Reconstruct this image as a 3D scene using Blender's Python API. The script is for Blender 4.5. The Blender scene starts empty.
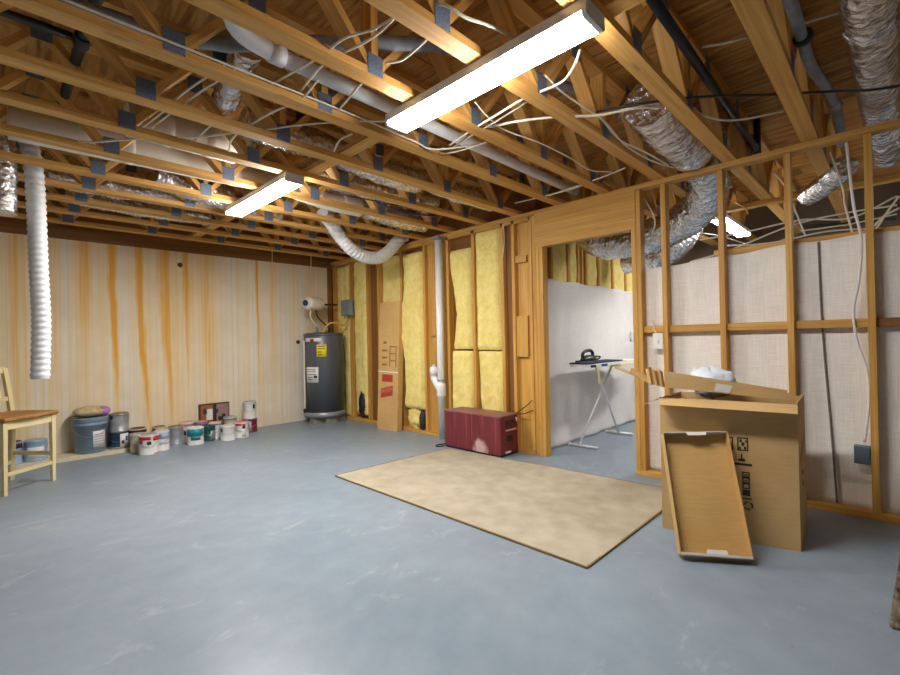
import bpy, math, random
from mathutils import Vector, Matrix, noise
rnd = random.Random(7)
S = bpy.context.scene
COL = S.collection
V = Vector

# ------------------------------------------------------------------ camera model
FPX, YAW, PITCH, ROLL, CAMH = 453.22, 0.77605, 0.00558, -0.02039, 1.1677
_F = V((math.cos(YAW)*math.cos(PITCH), math.sin(YAW)*math.cos(PITCH), math.sin(PITCH)))
_R0 = V((math.sin(YAW), -math.cos(YAW), 0)); _U0 = _R0.cross(_F)
_R = _R0*math.cos(ROLL) + _U0*math.sin(ROLL); _U = _U0*math.cos(ROLL) - _R0*math.sin(ROLL)
EYE = V((0, 0, CAMH))
def ray(x, y): return _F + _R*((x-450)/FPX) - _U*((y-337.5)/FPX)
def atx(x, y, X): d = ray(x, y); return EYE + d*(X/d.x)
def aty(x, y, Y): d = ray(x, y); return EYE + d*(Y/d.y)
def atz(x, y, Z): d = ray(x, y); return EYE + d*((Z-CAMH)/d.z)

# room dimensions (metres)
X1 = 3.827          # face of the stud wall
XB = X1 + .089      # its back
Y1 = 6.40           # stained concrete wall
H = 2.44            # underside of the trusses
TOP = 2.90          # underside of the subfloor
X0, Y0 = -1.7, -2.3 # walls behind the photographer
XF = 7.3            # far wall of the second room

# ------------------------------------------------------------------ materials
def lin(c):
    return tuple(((v/255)/12.92 if v/255 <= .04045 else ((v/255+.055)/1.055)**2.4) for v in c)
class N:
    """small node helper"""
    def __init__(s, name):
        s.m = bpy.data.materials.new(name); s.m.use_nodes = True
        s.t = s.m.node_tree; s.n = s.t.nodes; s.l = s.t.links
        s.b = s.n['Principled BSDF']; s.out = s.n['Material Output']
    def add(s, typ, **kw):
        n = s.n.new(typ)
        for k, v in kw.items():
            if k.startswith('i_'): n.inputs[k[2:].replace('_', ' ')].default_value = v
            else: setattr(n, k, v)
        return n
    def lk(s, a, b): s.l.new(a, b)
    def math(s, op, a, b=None, clamp=False):
        n = s.n.new('ShaderNodeMath'); n.operation = op; n.use_clamp = clamp
        for i, q in enumerate((a, b)):
            if q is None: continue
            if isinstance(q, (int, float)): n.inputs[i].default_value = q
            else: s.lk(q, n.inputs[i])
        return n.outputs[0]
    def mix(s, fac, a, b):
        n = s.n.new('ShaderNodeMix'); n.data_type = 'RGBA'
        for i, q in ((0, fac), (6, a), (7, b)):
            if isinstance(q, (int, float)): n.inputs[i].default_value = q
            elif isinstance(q, tuple): n.inputs[i].default_value = (*q[:3], 1)
            else: s.lk(q, n.inputs[i])
        return n.outputs[2]
    def ramp(s, fac, stops):
        n = s.n.new('ShaderNodeValToRGB'); e = n.color_ramp.elements
        while len(e) < len(stops): e.new(.5)
        for k, (p, c) in enumerate(stops): e[k].position = p; e[k].color = (*c, 1)
        s.lk(fac, n.inputs[0]); return n.outputs[0]
    def coord(s, kind='Object'):
        if not hasattr(s, 'tc'): s.tc = s.n.new('ShaderNodeTexCoord')
        return s.tc.outputs[kind]
    def mapping(s, vec, scale=(1, 1, 1), loc=(0, 0, 0)):
        n = s.n.new('ShaderNodeMapping'); n.inputs['Scale'].default_value = scale; n.inputs['Location'].default_value = loc
        s.lk(vec, n.inputs[0]); return n.outputs[0]
    def noise(s, vec, scale, detail=4, rough=.55, dist=0):
        n = s.n.new('ShaderNodeTexNoise'); n.inputs['Scale'].default_value = scale; n.inputs['Detail'].default_value = detail
        n.inputs['Roughness'].default_value = rough; n.inputs['Distortion'].default_value = dist
        s.lk(vec, n.inputs['Vector']); return n.outputs['Fac']
    def bump(s, h, strength=.3, dist=.01):
        n = s.n.new('ShaderNodeBump'); n.inputs['Strength'].default_value = strength; n.inputs['Distance'].default_value = dist
        s.lk(h, n.inputs['Height']); s.lk(n.outputs[0], s.b.inputs['Normal'])
    def set(s, col=None, rough=.5, metal=0, spec=None):
        if isinstance(col, tuple): s.b.inputs['Base Color'].default_value = (*col, 1)
        elif col is not None: s.lk(col, s.b.inputs['Base Color'])
        if isinstance(rough, (int, float)): s.b.inputs['Roughness'].default_value = rough
        else: s.lk(rough, s.b.inputs['Roughness'])
        s.b.inputs['Metallic'].default_value = metal
        if spec is not None: s.b.inputs['Specular IOR Level'].default_value = spec
        return s.m
M = {}
def plain(key, rgb, rough=.5, metal=0, var=.12, scale=14, bump=0, spec=None):
    n = N(key); c = lin(rgb)
    f = n.noise(n.coord(), scale, 5)
    lo = tuple(max(0, v*(1-var)) for v in c); hi = tuple(min(1, v*(1+var)) for v in c)
    col = n.ramp(f, [(.3, lo), (.7, hi)])
    if bump: n.bump(f, bump, .004)
    M[key] = n.set(col, rough, metal, spec); return M[key]

def wood(key, dark, light, knot=.5):
    n = N(key); uv = n.coord('UV'); oi = n.add('ShaderNodeObjectInfo')
    off = n.add('ShaderNodeVectorMath', operation='ADD'); n.lk(uv, off.inputs[0])
    cb = n.add('ShaderNodeCombineXYZ'); n.lk(n.math('MULTIPLY', oi.outputs['Random'], 37.0), cb.inputs[0]); n.lk(n.math('MULTIPLY', oi.outputs['Random'], 11.0), cb.inputs[1])
    n.lk(cb.outputs[0], off.inputs[1]); v = off.outputs[0]
    g = n.noise(n.mapping(v, (1.3, 42, 1)), 1.0, 5, .6, .6)
    g2 = n.noise(n.mapping(v, (.5, 5, 1)), 1.6, 3)
    f = n.math('ADD', n.math('MULTIPLY', g, .62), n.math('MULTIPLY', g2, .38))
    col = n.ramp(f, [(.33, lin(dark)), (.52, tuple((a+b)/2 for a, b in zip(lin(dark), lin(light)))), (.68, lin(light))])
    vo = n.add('ShaderNodeTexVoronoi'); vo.inputs['Scale'].default_value = 1.0; n.lk(n.mapping(v, (2.4, 9, 1)), vo.inputs['Vector'])
    kn = n.math('SUBTRACT', 1.0, n.math('MULTIPLY', vo.outputs['Distance'], 7.0), True)
    col = n.mix(n.math('MULTIPLY', kn, knot), col, lin((86, 48, 20)))
    tint = n.mix(n.math('MULTIPLY', oi.outputs['Random'], .22), col, lin((150, 96, 44)))
    n.bump(g, .12, .002)
    M[key] = n.set(tint, .55, 0, .35)
wood('pine', (180, 126, 50), (230, 182, 100))
wood('truss_pine', (188, 134, 60), (236, 186, 110), .45)
wood('brown_board', (104, 66, 30), (150, 100, 50), .3)
wood('cream_paint_wood', (226, 210, 158), (238, 224, 178), .03)
wood('seat_wood', (146, 98, 46), (196, 142, 78), .1)

def make_subfloor():
    n = N('plywood'); c = n.coord()
    w = n.noise(n.mapping(c, (9, .9, 1)), 1.7, 5, .62, 1.4)
    k = n.noise(n.mapping(c, (5, 2.6, 1)), 1.5, 2, .5, .3)
    col = n.ramp(w, [(.32, lin((128, 86, 40))), (.5, lin((172, 122, 64))), (.68, lin((200, 150, 88)))])
    kk = n.math('MULTIPLY', n.math('SUBTRACT', k, .66), 9.0, True)
    col = n.mix(n.math('MULTIPLY', kk, .8), col, lin((70, 42, 20)))
    br = n.add('ShaderNodeTexBrick'); br.offset = .5
    br.inputs['Scale'].default_value = 1; br.inputs['Brick Width'].default_value = 2.44; br.inputs['Row Height'].default_value = 1.22; br.inputs['Mortar Size'].default_value = .004
    sw = n.add('ShaderNodeMapping'); sw.inputs['Rotation'].default_value = (0, 0, math.pi/2); n.lk(c, sw.inputs[0]); n.lk(sw.outputs[0], br.inputs['Vector'])
    col = n.mix(n.math('MULTIPLY', br.outputs['Fac'], .8), col, lin((50, 30, 14)))
    M['plywood'] = n.set(col, .75, 0, .2)
make_subfloor()

def make_floor():
    n = N('painted_concrete'); c = n.coord()
    a = n.noise(c, .9, 6, .6); b = n.noise(c, 7, 6, .65); d = n.noise(n.mapping(c, (1, 1.6, 1)), 3.1, 8, .7, .6)
    col = n.ramp(n.math('ADD', n.math('MULTIPLY', a, .6), n.math('MULTIPLY', b, .4)), [(.36, lin((122, 136, 149))), (.64, lin((141, 154, 166)))])
    sc = n.math('MULTIPLY', n.math('SUBTRACT', d, .59), 6.0, True)
    col = n.mix(n.math('MULTIPLY', sc, .4), col, lin((205, 210, 205)))
    y = n.noise(c, 1.7, 7, .7); yy = n.math('MULTIPLY', n.math('SUBTRACT', y, .655), 9.0, True)
    col = n.mix(n.math('MULTIPLY', yy, .5), col, lin((196, 186, 158)))
    sp = n.noise(c, 26, 2, .5); ss = n.math('MULTIPLY', n.math('SUBTRACT', sp, .74), 14.0, True)
    col = n.mix(n.math('MULTIPLY', ss, .6), col, lin((112, 112, 108)))
    n.bump(b, .05, .004)
    M['painted_concrete'] = n.set(col, n.math('ADD', n.math('MULTIPLY', a, .3), .22), 0, .38)
make_floor()

def make_stained():
    n = N('stained_concrete'); c = n.coord()
    sx = n.add('ShaderNodeSeparateXYZ'); n.lk(c, sx.inputs[0]); X, Z = sx.outputs[0], sx.outputs[2]
    wob = n.noise(n.mapping(c, (2.0, 1, .9)), 2.2, 3)
    fine = n.noise(n.mapping(c, (60, 1, 1.1)), 1.0, 4, .6)
    Xw = n.math('ADD', n.math('ADD', X, n.math('MULTIPLY', n.math('SUBTRACT', wob, .5), .06)), n.math('MULTIPLY', n.math('SUBTRACT', fine, .5), .03))
    base = n.ramp(n.noise(c, 2.2, 6, .6), [(.3, lin((222, 210, 192))), (.7, lin((240, 230, 216)))])
    rib = n.noise(n.mapping(c, (26, 1, .16)), 1.0, 3, .6)
    base = n.mix(n.math('MULTIPLY', n.math('SUBTRACT', rib, .42), 2.6, True), base, lin((232, 206, 150)))
    wv = n.add('ShaderNodeTexWave'); wv.inputs['Scale'].default_value = 4.6; wv.inputs['Distortion'].default_value = .25; wv.wave_profile = 'SAW'
    n.lk(n.mapping(c, (1, .0, .015)), wv.inputs['Vector'])
    line = n.math('MULTIPLY', n.math('SUBTRACT', wv.outputs['Fac'], .9), 7.0, True)
    base = n.mix(n.math('MULTIPLY', line, .35), base, lin((150, 126, 88)))
    # (x at the top, drift to the floor, half width top, half width floor, strength, height where it dies out)
    st = [(.20, .03, .17, .12, .62, -.6), (.50, .02, .10, .06, .5, -.2), (.755, -.02, .12, .06, .85, .2), (1.01, .05, .075, .022, 1.2, .0),
          (1.27, .10, .07, .036, 1.2, -.6), (1.52, .10, .12, .05, 1.1, -.3), (1.76, .04, .06, .025, 1.1, .3), (1.79, .01, .14, .06, .6, -.1),
          (2.02, .0, .24, .14, .72, -.3), (1.62, .03, .34, .22, .52, -.8), (1.30, .05, .22, .14, .5, -.5), (.85, .0, .2, .12, .4, -.3), (2.66, .03, .035, .014, 1.1, .1), (2.88, .0, .09, .06, .55, -.2), (3.20, .0, .06, .05, .45, .4), (3.48, .0, .12, .08, .5, -.4)]
    h = n.math('DIVIDE', Z, 2.4)
    inv = n.math('SUBTRACT', 1.0, h)
    tot = None
    for (x0, dr, w0, w1, s, zb) in st:
        cx = n.math('SUBTRACT', Xw, n.math('ADD', n.math('MULTIPLY', n.math('MULTIPLY', inv, inv), dr), x0))
        w = n.math('ADD', n.math('MULTIPLY', h, w0-w1), w1)
        q = n.math('SUBTRACT', 1.0, n.math('DIVIDE', n.math('ABSOLUTE', cx), w), True)
        fade = n.math('DIVIDE', n.math('SUBTRACT', Z, zb), 1.6, True)
        f = n.math('MULTIPLY', n.math('MULTIPLY', n.math('POWER', q, .7), s), n.math('POWER', fade, .6))
        tot = f if tot is None else n.math('MAXIMUM', tot, f)
    st2 = n.noise(n.mapping(c, (34, 1, .5)), 1.0, 4, .65)
    tot = n.math('MULTIPLY', tot, n.math('ADD', n.math('MULTIPLY', st2, 1.9), .08), True)
    col = n.mix(n.math('MULTIPLY', tot, .85, True), base, lin((238, 196, 112)))
    col = n.mix(n.math('MULTIPLY', n.math('SUBTRACT', tot, .45), 1.5, True), col, lin((226, 160, 58)))
    n.bump(line, .3, .003)
    M['stained_concrete'] = n.set(col, .8, 0, .25)
make_stained()

def make_fabric(key, a, b, scale=90, spot=None):
    n = N(key); c = n.coord()
    f1 = n.noise(n.mapping(c, (scale, scale, 6)), 1, 3); f2 = n.noise(n.mapping(c, (8, 8, scale)), 1, 3)
    f3 = n.noise(c, 2.1, 5)
    f = n.math('ADD', n.math('MULTIPLY', n.math('ADD', f1, f2), .35), n.math('MULTIPLY', f3, .3))
    col = n.ramp(f, [(.38, lin(a)), (.62, lin(b))])
    n.bump(n.math('ADD', f1, f2), .15, .003)
    M[key] = n.set(col, .9, 0, .1)
make_fabric('house_wrap', (226, 218, 211), (250, 246, 241), 170)
make_fabric('white_sheeting', (218, 214, 212), (232, 229, 227), 120)
make_fabric('carpet_beige', (158, 148, 128), (184, 174, 154), 190)
make_fabric('carpet_edge', (112, 92, 66), (140, 118, 88), 150)
make_fabric('dark_weave', (52, 44, 38), (150, 136, 118), 70)

def make_insul():
    n = N('fibreglass'); c = n.coord()
    a = n.noise(c, 9, 7, .68, .4); b = n.noise(n.mapping(c, (1, 1, 2.2)), 38, 4, .7)
    f = n.math('ADD', n.math('MULTIPLY', a, .6), n.math('MULTIPLY', b, .4))
    col = n.ramp(f, [(.3, lin((222, 192, 100))), (.5, lin((240, 218, 134))), (.7, lin((250, 236, 170)))])
    n.bump(f, .7, .02)
    M['fibreglass'] = n.set(col, .95, 0, .05)
make_insul()

def make_foil():
    n = N('foil'); c = n.coord()
    vo = n.add('ShaderNodeTexVoronoi'); vo.inputs['Scale'].default_value = 22; n.lk(n.mapping(n.noise(c, 5, 2) and c, (1, 1, 1)), vo.inputs['Vector'])
    a = n.noise(c, 30, 4, .6, 1.2); b = n.noise(c, 7, 4)
    n.bump(n.math('ADD', n.math('MULTIPLY', vo.outputs['Distance'], .9), n.math('MULTIPLY', a, .6)), .55, .03)
    col = n.ramp(b, [(.3, lin((206, 206, 210))), (.7, lin((240, 240, 244)))])
    M['foil'] = n.set(col, .2, .95)
make_foil()
def make_card(key, a, b):
    n = N(key); c = n.coord()
    f = n.math('ADD', n.math('MULTIPLY', n.noise(c, 3, 5), .6), n.math('MULTIPLY', n.noise(n.mapping(c, (6, 6, 80)), 2, 3), .4))
    M[key] = n.set(n.ramp(f, [(.35, lin(a)), (.65, lin(b))]), .8, 0, .15)
make_card('cardboard', (188, 154, 104), (204, 170, 120))
make_card('cardboard_inside', (188, 150, 92), (204, 166, 108))
make_card('cardboard_brown', (196, 156, 98), (214, 174, 114))

def make_veneer(key, scuff):
    n = N(key); c = n.coord()
    g = n.noise(n.mapping(c, (30, 26, 1.2)), 1, 5, .6)
    col = n.ramp(g, [(.32, lin((92, 34, 42))), (.55, lin((120, 48, 56))), (.7, lin((144, 72, 76)))])
    # scuffed grey patch low on the front
    sx = n.add('ShaderNodeSeparateXYZ'); n.lk(c, sx.inputs[0])
    dy = n.math('DIVIDE', n.math('SUBTRACT', sx.outputs[1], .07), .13); dz = n.math('DIVIDE', n.math('SUBTRACT', sx.outputs[2], .03), .13)
    r = n.math('SUBTRACT', 1.0, n.math('ADD', n.math('MULTIPLY', dy, dy), n.math('MULTIPLY', dz, dz)), True)
    r = n.math('MULTIPLY', n.math('ADD', n.math('SUBTRACT', r, 1.25), n.math('MULTIPLY', n.noise(n.mapping(c, (1, 1, .5)), 15, 6, .7), 2.0)), 1.6, True)
    if scuff: col = n.mix(r, col, lin((196, 168, 168)))
    M[key] = n.set(col, .42, 0, .4)
make_veneer('red_veneer', False); make_veneer('red_veneer_scuffed', True)

plain('red_top', (134, 92, 86), .55, var=.25, scale=8)
plain('black_plastic', (28, 28, 30), .45)
plain('dark_grey_plastic', (46, 46, 50), .5)
plain('black_iron', (44, 46, 50), .5, .3)
plain('white_pvc', (232, 232, 234), .32, var=.03)
plain('dull_pvc', (226, 226, 230), .45, var=.06)
plain('white_duct', (226, 220, 208), .6, var=.05)
plain('flex_white', (224, 226, 228), .38, var=.04)
plain('lagging_grey', (134, 140, 150), .6, var=.2, scale=20, bump=.4)
plain('cable_white', (226, 218, 200), .45, var=.04)
plain('cable_black', (34, 32, 32), .5)
plain('cable_blue', (36, 52, 140), .5)
plain('cable_yellow', (214, 180, 92), .5)
plain('copper', (104, 62, 40), .4, .7)
plain('plate_metal', (104, 116, 136), .5, .3, var=.3, scale=120, bump=.6)
plain('bare_metal', (170, 172, 176), .35, .8)
plain('heater_grey', (92, 94, 101), .38, .25, var=.05, scale=3)
plain('heater_trim', (150, 152, 156), .4, .4)
plain('cement_block', (140, 136, 128), .9, var=.2, bump=.4)
plain('label_white', (232, 230, 226), .6, var=.03)
plain('label_yellow', (238, 214, 30), .6, var=.03)
plain('print_dark', (48, 42, 36), .7, var=.1)
plain('print_red', (176, 62, 46), .7, var=.15, scale=60)
plain('print_rust', (158, 100, 54), .7, var=.12)
plain('print_pale_red', (206, 140, 104), .7, var=.1)
plain('logo_red', (178, 34, 40), .6)
plain('tape_white', (226, 222, 212), .5, var=.04)
plain('box_blue_grey', (98, 114, 132), .5)
plain('breaker_grey', (134, 142, 146), .45, .2, var=.06)
plain('tank_white', (224, 216, 198), .45, var=.05)
plain('tank_blue', (30, 52, 104), .5)
plain('bucket_blue', (122, 142, 162), .5, var=.06)
plain('bag_paper', (196, 172, 136), .75, var=.25, scale=18)
plain('bag_purple', (176, 120, 178), .6, var=.2)
plain('can_silver', (172, 176, 182), .4, .45, var=.08)
plain('can_white', (220, 218, 216), .5, var=.06)
plain('can_cream', (206, 196, 176), .55, var=.1)
plain('can_teal', (20, 132, 146), .5, var=.08)
plain('can_navy', (24, 62, 88), .5, var=.1)
plain('can_green', (22, 80, 76), .5, var=.1)
plain('can_red', (196, 44, 54), .5, var=.1)
plain('can_crimson', (124, 26, 54), .5, var=.1)
plain('can_purple', (116, 88, 138), .5, var=.1)
plain('can_pink', (204, 160, 154), .55, var=.1)
plain('can_lightblue', (150, 176, 206), .5, var=.1)
plain('can_plum', (74, 34, 58), .5, var=.2)
plain('lid_gold', (150, 128, 70), .4, .6, var=.2)
plain('lid_rust', (96, 52, 40), .55, .3, var=.25)
plain('lid_salmon', (208, 112, 104), .5)
plain('carton_dark', (62, 46, 40), .6, var=.3, scale=10)
plain('carton_mauve', (150, 120, 116), .6, var=.15)
plain('carton_rust', (150, 96, 54), .65, var=.15)
plain('fixture_white', (214, 216, 220), .4, var=.02)
plain('board_white_metal', (226, 228, 230), .35, .1, var=.03)
plain('ironing_cloth', (232, 230, 222), .8, var=.04)
plain('ironing_yellow', (236, 220, 150), .8, var=.05)
plain('navy_cloth', (34, 40, 86), .85, var=.2)
plain('blue_cloth', (44, 76, 170), .85, var=.15)
plain('steel_sole', (184, 186, 194), .25, .8)
plain('pale_board', (216, 204, 176), .75, var=.08)
plain('grey_wall', (176, 172, 164), .85, var=.06, scale=3)
plain('dark_concrete', (98, 82, 66), .9, var=.15, scale=3)
plain('grey_flap', (206, 202, 194), .7, var=.05)
plain('seam_dark', (112, 104, 96), .85, var=.1)
n = N('bag_film'); f = n.noise(n.coord(), 14, 5, .6); n.bump(f, .4, .01)
n.b.inputs['Subsurface Weight'].default_value = .2; n.b.inputs['Subsurface Radius'].default_value = (.05, .05, .05)
M['bag_film'] = n.set(n.ramp(f, [(.3, lin((196, 206, 220))), (.7, lin((228, 234, 240)))]), .3)
def emit(key, rgb, s):
    n = N(key); n.set(rgb, .4); n.b.inputs['Emission Color'].default_value = (*rgb, 1); n.b.inputs['Emission Strength'].default_value = s
    M[key] = n.m
emit('lamp_lens', (1.0, .98, .945), 17.5)
emit('lamp_lens_bright', (1.0, .98, .945), 23.0)
emit('lamp_lens_added', (1.0, .98, .945), 5.0)
emit('lamp_lens_soft', (1.0, .98, .945), 14.0)

# ------------------------------------------------------------------ mesh building
class MB:
    def __init__(s): s.v = []; s.f = []; s.uv = []; s.mi = []; s.sm = []
    def face(s, idx, uvs, mi=0, sm=False):
        s.f.append(idx); s.uv.append(uvs); s.mi.append(mi); s.sm.append(sm)
    def hexa(s, P, mi=0, L=None):
        """8 corners: 0-3 bottom ring, 4-7 top ring"""
        o = len(s.v); P = [V(p) for p in P]; s.v += P
        e = [(P[1]-P[0]), (P[3]-P[0]), (P[4]-P[0])]
        k = max(range(3), key=lambda i: e[i].length) if L is None else L
        ax = [q.normalized() if q.length > 1e-9 else V((0, 0, 1)) for q in e]
        u = ax[k]; w = [ax[i] for i in range(3) if i != k]
        a, b = rnd.uniform(0, 50), rnd.uniform(0, 50)
        for q in ((0, 3, 2, 1), (4, 5, 6, 7), (0, 1, 5, 4), (1, 2, 6, 5), (2, 3, 7, 6), (3, 0, 4, 7)):
            s.face([o+i for i in q], [(a+(P[i]-P[0]).dot(u), b+(P[i]-P[0]).dot(w[0])+1.7*(P[i]-P[0]).dot(w[1])) for i in q], mi)
        return s
    def box(s, x0, x1, y0, y1, z0, z1, mi=0, L=None):
        return s.hexa([(x0, y0, z0), (x1, y0, z0), (x1, y1, z0), (x0, y1, z0), (x0, y0, z1), (x1, y0, z1), (x1, y1, z1), (x0, y1, z1)], mi, L)
    def obox(s, c, ax, ay, az, mi=0):
        """box from centre and three half-axis vectors"""
        c, ax, ay, az = V(c), V(ax), V(ay), V(az)
        return s.hexa([c-ax-ay-az, c+ax-ay-az, c+ax+ay-az, c-ax+ay-az, c-ax-ay+az, c+ax-ay+az, c+ax+ay+az, c-ax+ay+az], mi)
    def beam(s, p0, p1, w, t, side, mi=0):
        """bar from p0 to p1, width w along 'side', thickness t across"""
        p0, p1, side = V(p0), V(p1), V(side).normalized(); d = (p1-p0).normalized()
        n_ = d.cross(side).normalized()
        return s.obox((p0+p1)/2, (p1-p0)/2, side*w/2, n_*t/2, mi)
    def sheet(s, fn, nu, nv, mi=0, sm=True, flip=False):
        o = len(s.v)
        for j in range(nv+1):
            for i in range(nu+1): s.v.append(V(fn(i/nu, j/nv)))
        for j in range(nv):
            for i in range(nu):
                a = o+j*(nu+1)+i; q = [a, a+1, a+nu+2, a+nu+1]
                t = [(i/nu, j/nv), ((i+1)/nu, j/nv), ((i+1)/nu, (j+1)/nv), (i/nu, (j+1)/nv)]
                if flip: q.reverse(); t.reverse()
                s.face(q, t, mi, sm)
        return s
    def ring_loft(s, rings, mi=0, caps=True, sm=True, uvs=1.0):
        o = len(s.v); k = len(rings[0])
        for r in rings: s.v += [V(p) for p in r]
        for j in range(len(rings)-1):
            for i in range(k):
                i2 = (i+1) % k
                s.face([o+j*k+i, o+j*k+i2, o+(j+1)*k+i2, o+(j+1)*k+i], [(j*uvs, i/k), (j*uvs, (i+1)/k), ((j+1)*uvs, (i+1)/k), ((j+1)*uvs, i/k)], mi, sm)
        if caps:
            s.face([o+i for i in reversed(range(k))], [(0, 0)]*k, mi)
            s.face([o+(len(rings)-1)*k+i for i in range(k)], [(0, 0)]*k, mi)
        return s
    def lathe(s, prof, c=(0, 0, 0), axis=(0, 0, 1), seg=24, mi=0, sm=True):
        c = V(c); a = V(axis).normalized(); u = a.orthogonal().normalized(); w = a.cross(u)
        rings = [[c+a*z+(u*math.cos(2*math.pi*i/seg)+w*math.sin(2*math.pi*i/seg))*max(r, 1e-4) for i in range(seg)] for r, z in prof]
        return s.ring_loft(rings, mi, True, sm)
    def tube(s, pts, r, seg=8, mi=0, sub=6, rf=None, smooth=True, caps=True):
        p = spline(pts, sub) if smooth and len(pts) > 2 else [V(q) for q in pts]
        if rf: p = resample(p, rf[0])
        rings = []; t0 = (p[1]-p[0]).normalized(); u = t0.orthogonal().normalized(); L = 0
        for i, q in enumerate(p):
            t = ((p[min(i+1, len(p)-1)]-p[max(i-1, 0)])).normalized()
            u = (u-t*u.dot(t)).normalized(); w = t.cross(u)
            if i: L += (q-p[i-1]).length
            ring = []
            for k in range(seg):
                an = 2*math.pi*k/seg
                rr = r if not rf else rf[1](r, i, L, an, q)
                ring.append(q+(u*math.cos(an)+w*math.sin(an))*rr)
            rings.append(ring)
        return s.ring_loft(rings, mi, caps, True)
    def ball(s, c, rx, ry, rz, nu=20, nv=12, mi=0, fn=None):
        c = V(c); o = len(s.v)
        for j in range(nv+1):
            th = math.pi*j/nv
            for i in range(nu):
                ph = 2*math.pi*i/nu; d = V((math.sin(th)*math.cos(ph), math.sin(th)*math.sin(ph), math.cos(th)))
                k = fn(d) if fn else 1
                s.v.append(c+V((d.x*rx, d.y*ry, d.z*rz))*k)
        for j in range(nv):
            for i in range(nu):
                i2 = (i+1) % nu
                s.face([o+j*nu+i, o+(j+1)*nu+i, o+(j+1)*nu+i2, o+j*nu+i2], [(i/nu, j/nv)]*4, mi, True)
        return s
    def build(s, name, mats, parent=None, bevel=0, solid=0):
        if isinstance(mats, str): mats = [mats]
        xs = [p.x for p in s.v]; ys = [p.y for p in s.v]; zs = [p.z for p in s.v]
        base = V(((min(xs)+max(xs))/2, (min(ys)+max(ys))/2, min(zs)))
        me = bpy.data.meshes.new(name); me.from_pydata([p-base for p in s.v], [], s.f)
        ul = me.uv_layers.new(name='UVMap'); k = 0
        for fi, uv in enumerate(s.uv):
            for t in uv: ul.data[k].uv = t; k += 1
        for m in mats: me.materials.append(M[m])
        me.polygons.foreach_set('material_index', s.mi); me.polygons.foreach_set('use_smooth', s.sm)
        me.update()
        o = bpy.data.objects.new(name, me); COL.objects.link(o); place(o, base, parent)
        if bevel:
            b = o.modifiers.new('bevel', 'BEVEL'); b.width = bevel; b.segments = 2; b.limit_method = 'ANGLE'; b.angle_limit = math.radians(50)
        if solid:
            b = o.modifiers.new('solid', 'SOLIDIFY'); b.thickness = solid; b.offset = 0
        return o
WORLD = {}
def place(o, base, parent):
    WORLD[o.name] = V(base)
    if parent is not None: o.parent = parent; o.location = V(base)-WORLD[parent.name]
    else: o.location = base
def spline(pts, sub=6):
    P = [V(p) for p in pts]; P = [2*P[0]-P[1]]+P+[2*P[-1]-P[-2]]; out = []
    for i in range(1, len(P)-2):
        a, b, c, d = P[i-1:i+3]
        for k in range(sub):
            t = k/sub
            out.append(.5*((2*b)+(c-a)*t+(2*a-5*b+4*c-d)*t*t+(3*b-a-3*c+d)*t**3))
    out.append(P[-2]); return out
def resample(p, step):
    out = [p[0]]; acc = 0
    for a, b in zip(p, p[1:]):
        L = (b-a).length; d = step-acc
        while d <= L: out.append(a+(b-a)*(d/L)); d += step
        acc = (acc+L) % step
    return out if len(out) > 2 else p
def thing(name, label, cat, loc=(0, 0, 0), group=None):
    o = bpy.data.objects.new(name, None); COL.objects.link(o); o.empty_display_size = .1; place(o, V(loc), None)
    return tag(o, label, cat, group)
def tag(o, label, cat, group=None):
    o['label'] = label; o['category'] = cat
    if group: o['group'] = group
    return o
def struct(o): o['kind'] = 'structure'; return o
def copy_thing(o, dx):
    c = o.copy(); COL.objects.link(c); c.location = o.location+V(dx)
    for ch in list(o.children):
        d = ch.copy(); COL.objects.link(d); d.parent = c
    return c

# ------------------------------------------------------------------ room shell
struct(MB().box(X0-.2, XF+.2, Y0-.2, Y1+.2, -.12, 0).build('floor', 'painted_concrete'))
struct(MB().box(X0-.2, XF+.2, Y0-.2, Y1+.2, TOP, TOP+.02).build('ceiling', 'plywood'))
# world-coordinate origins for the position-driven wall material
def world_origin(o):
    d = o.location.copy(); o.data.transform(Matrix.Translation(d)); o.location = (0, 0, 0); WORLD[o.name] = V((0, 0, 0)); return o
wb = MB().box(X0-.2, X1+.02, Y1, Y1+.2, 0, 2.345).build('wall_back', 'stained_concrete'); struct(world_origin(wb))
st = MB(); st.box(X0-.2, X1+.1, Y1-.02, Y1+.12, 2.345, 2.392); st.build('sill_plate', 'brown_board', wb)
st = MB(); st.box(X0-.2, X1+.1, Y1+.0, Y1+.045, 2.392, TOP); st.build('rim_joist', 'brown_board', wb)
struct(MB().box(X0-.2, X0, Y0, Y1, 0, TOP).build('wall_left', 'grey_wall'))
struct(MB().box(X0-.2, XF+.2, Y0-.2, Y0, 0, TOP).build('wall_front', 'grey_wall'))
struct(MB().box(XF, XF+.2, Y0, 2.75, 0, TOP).build('wall_far', 'dark_concrete'))
pb = MB().box(X0, 1.22, 6.09, Y1-.002, 0, .04).build('trim_1', 'pale_board'); struct(pb)

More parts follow.
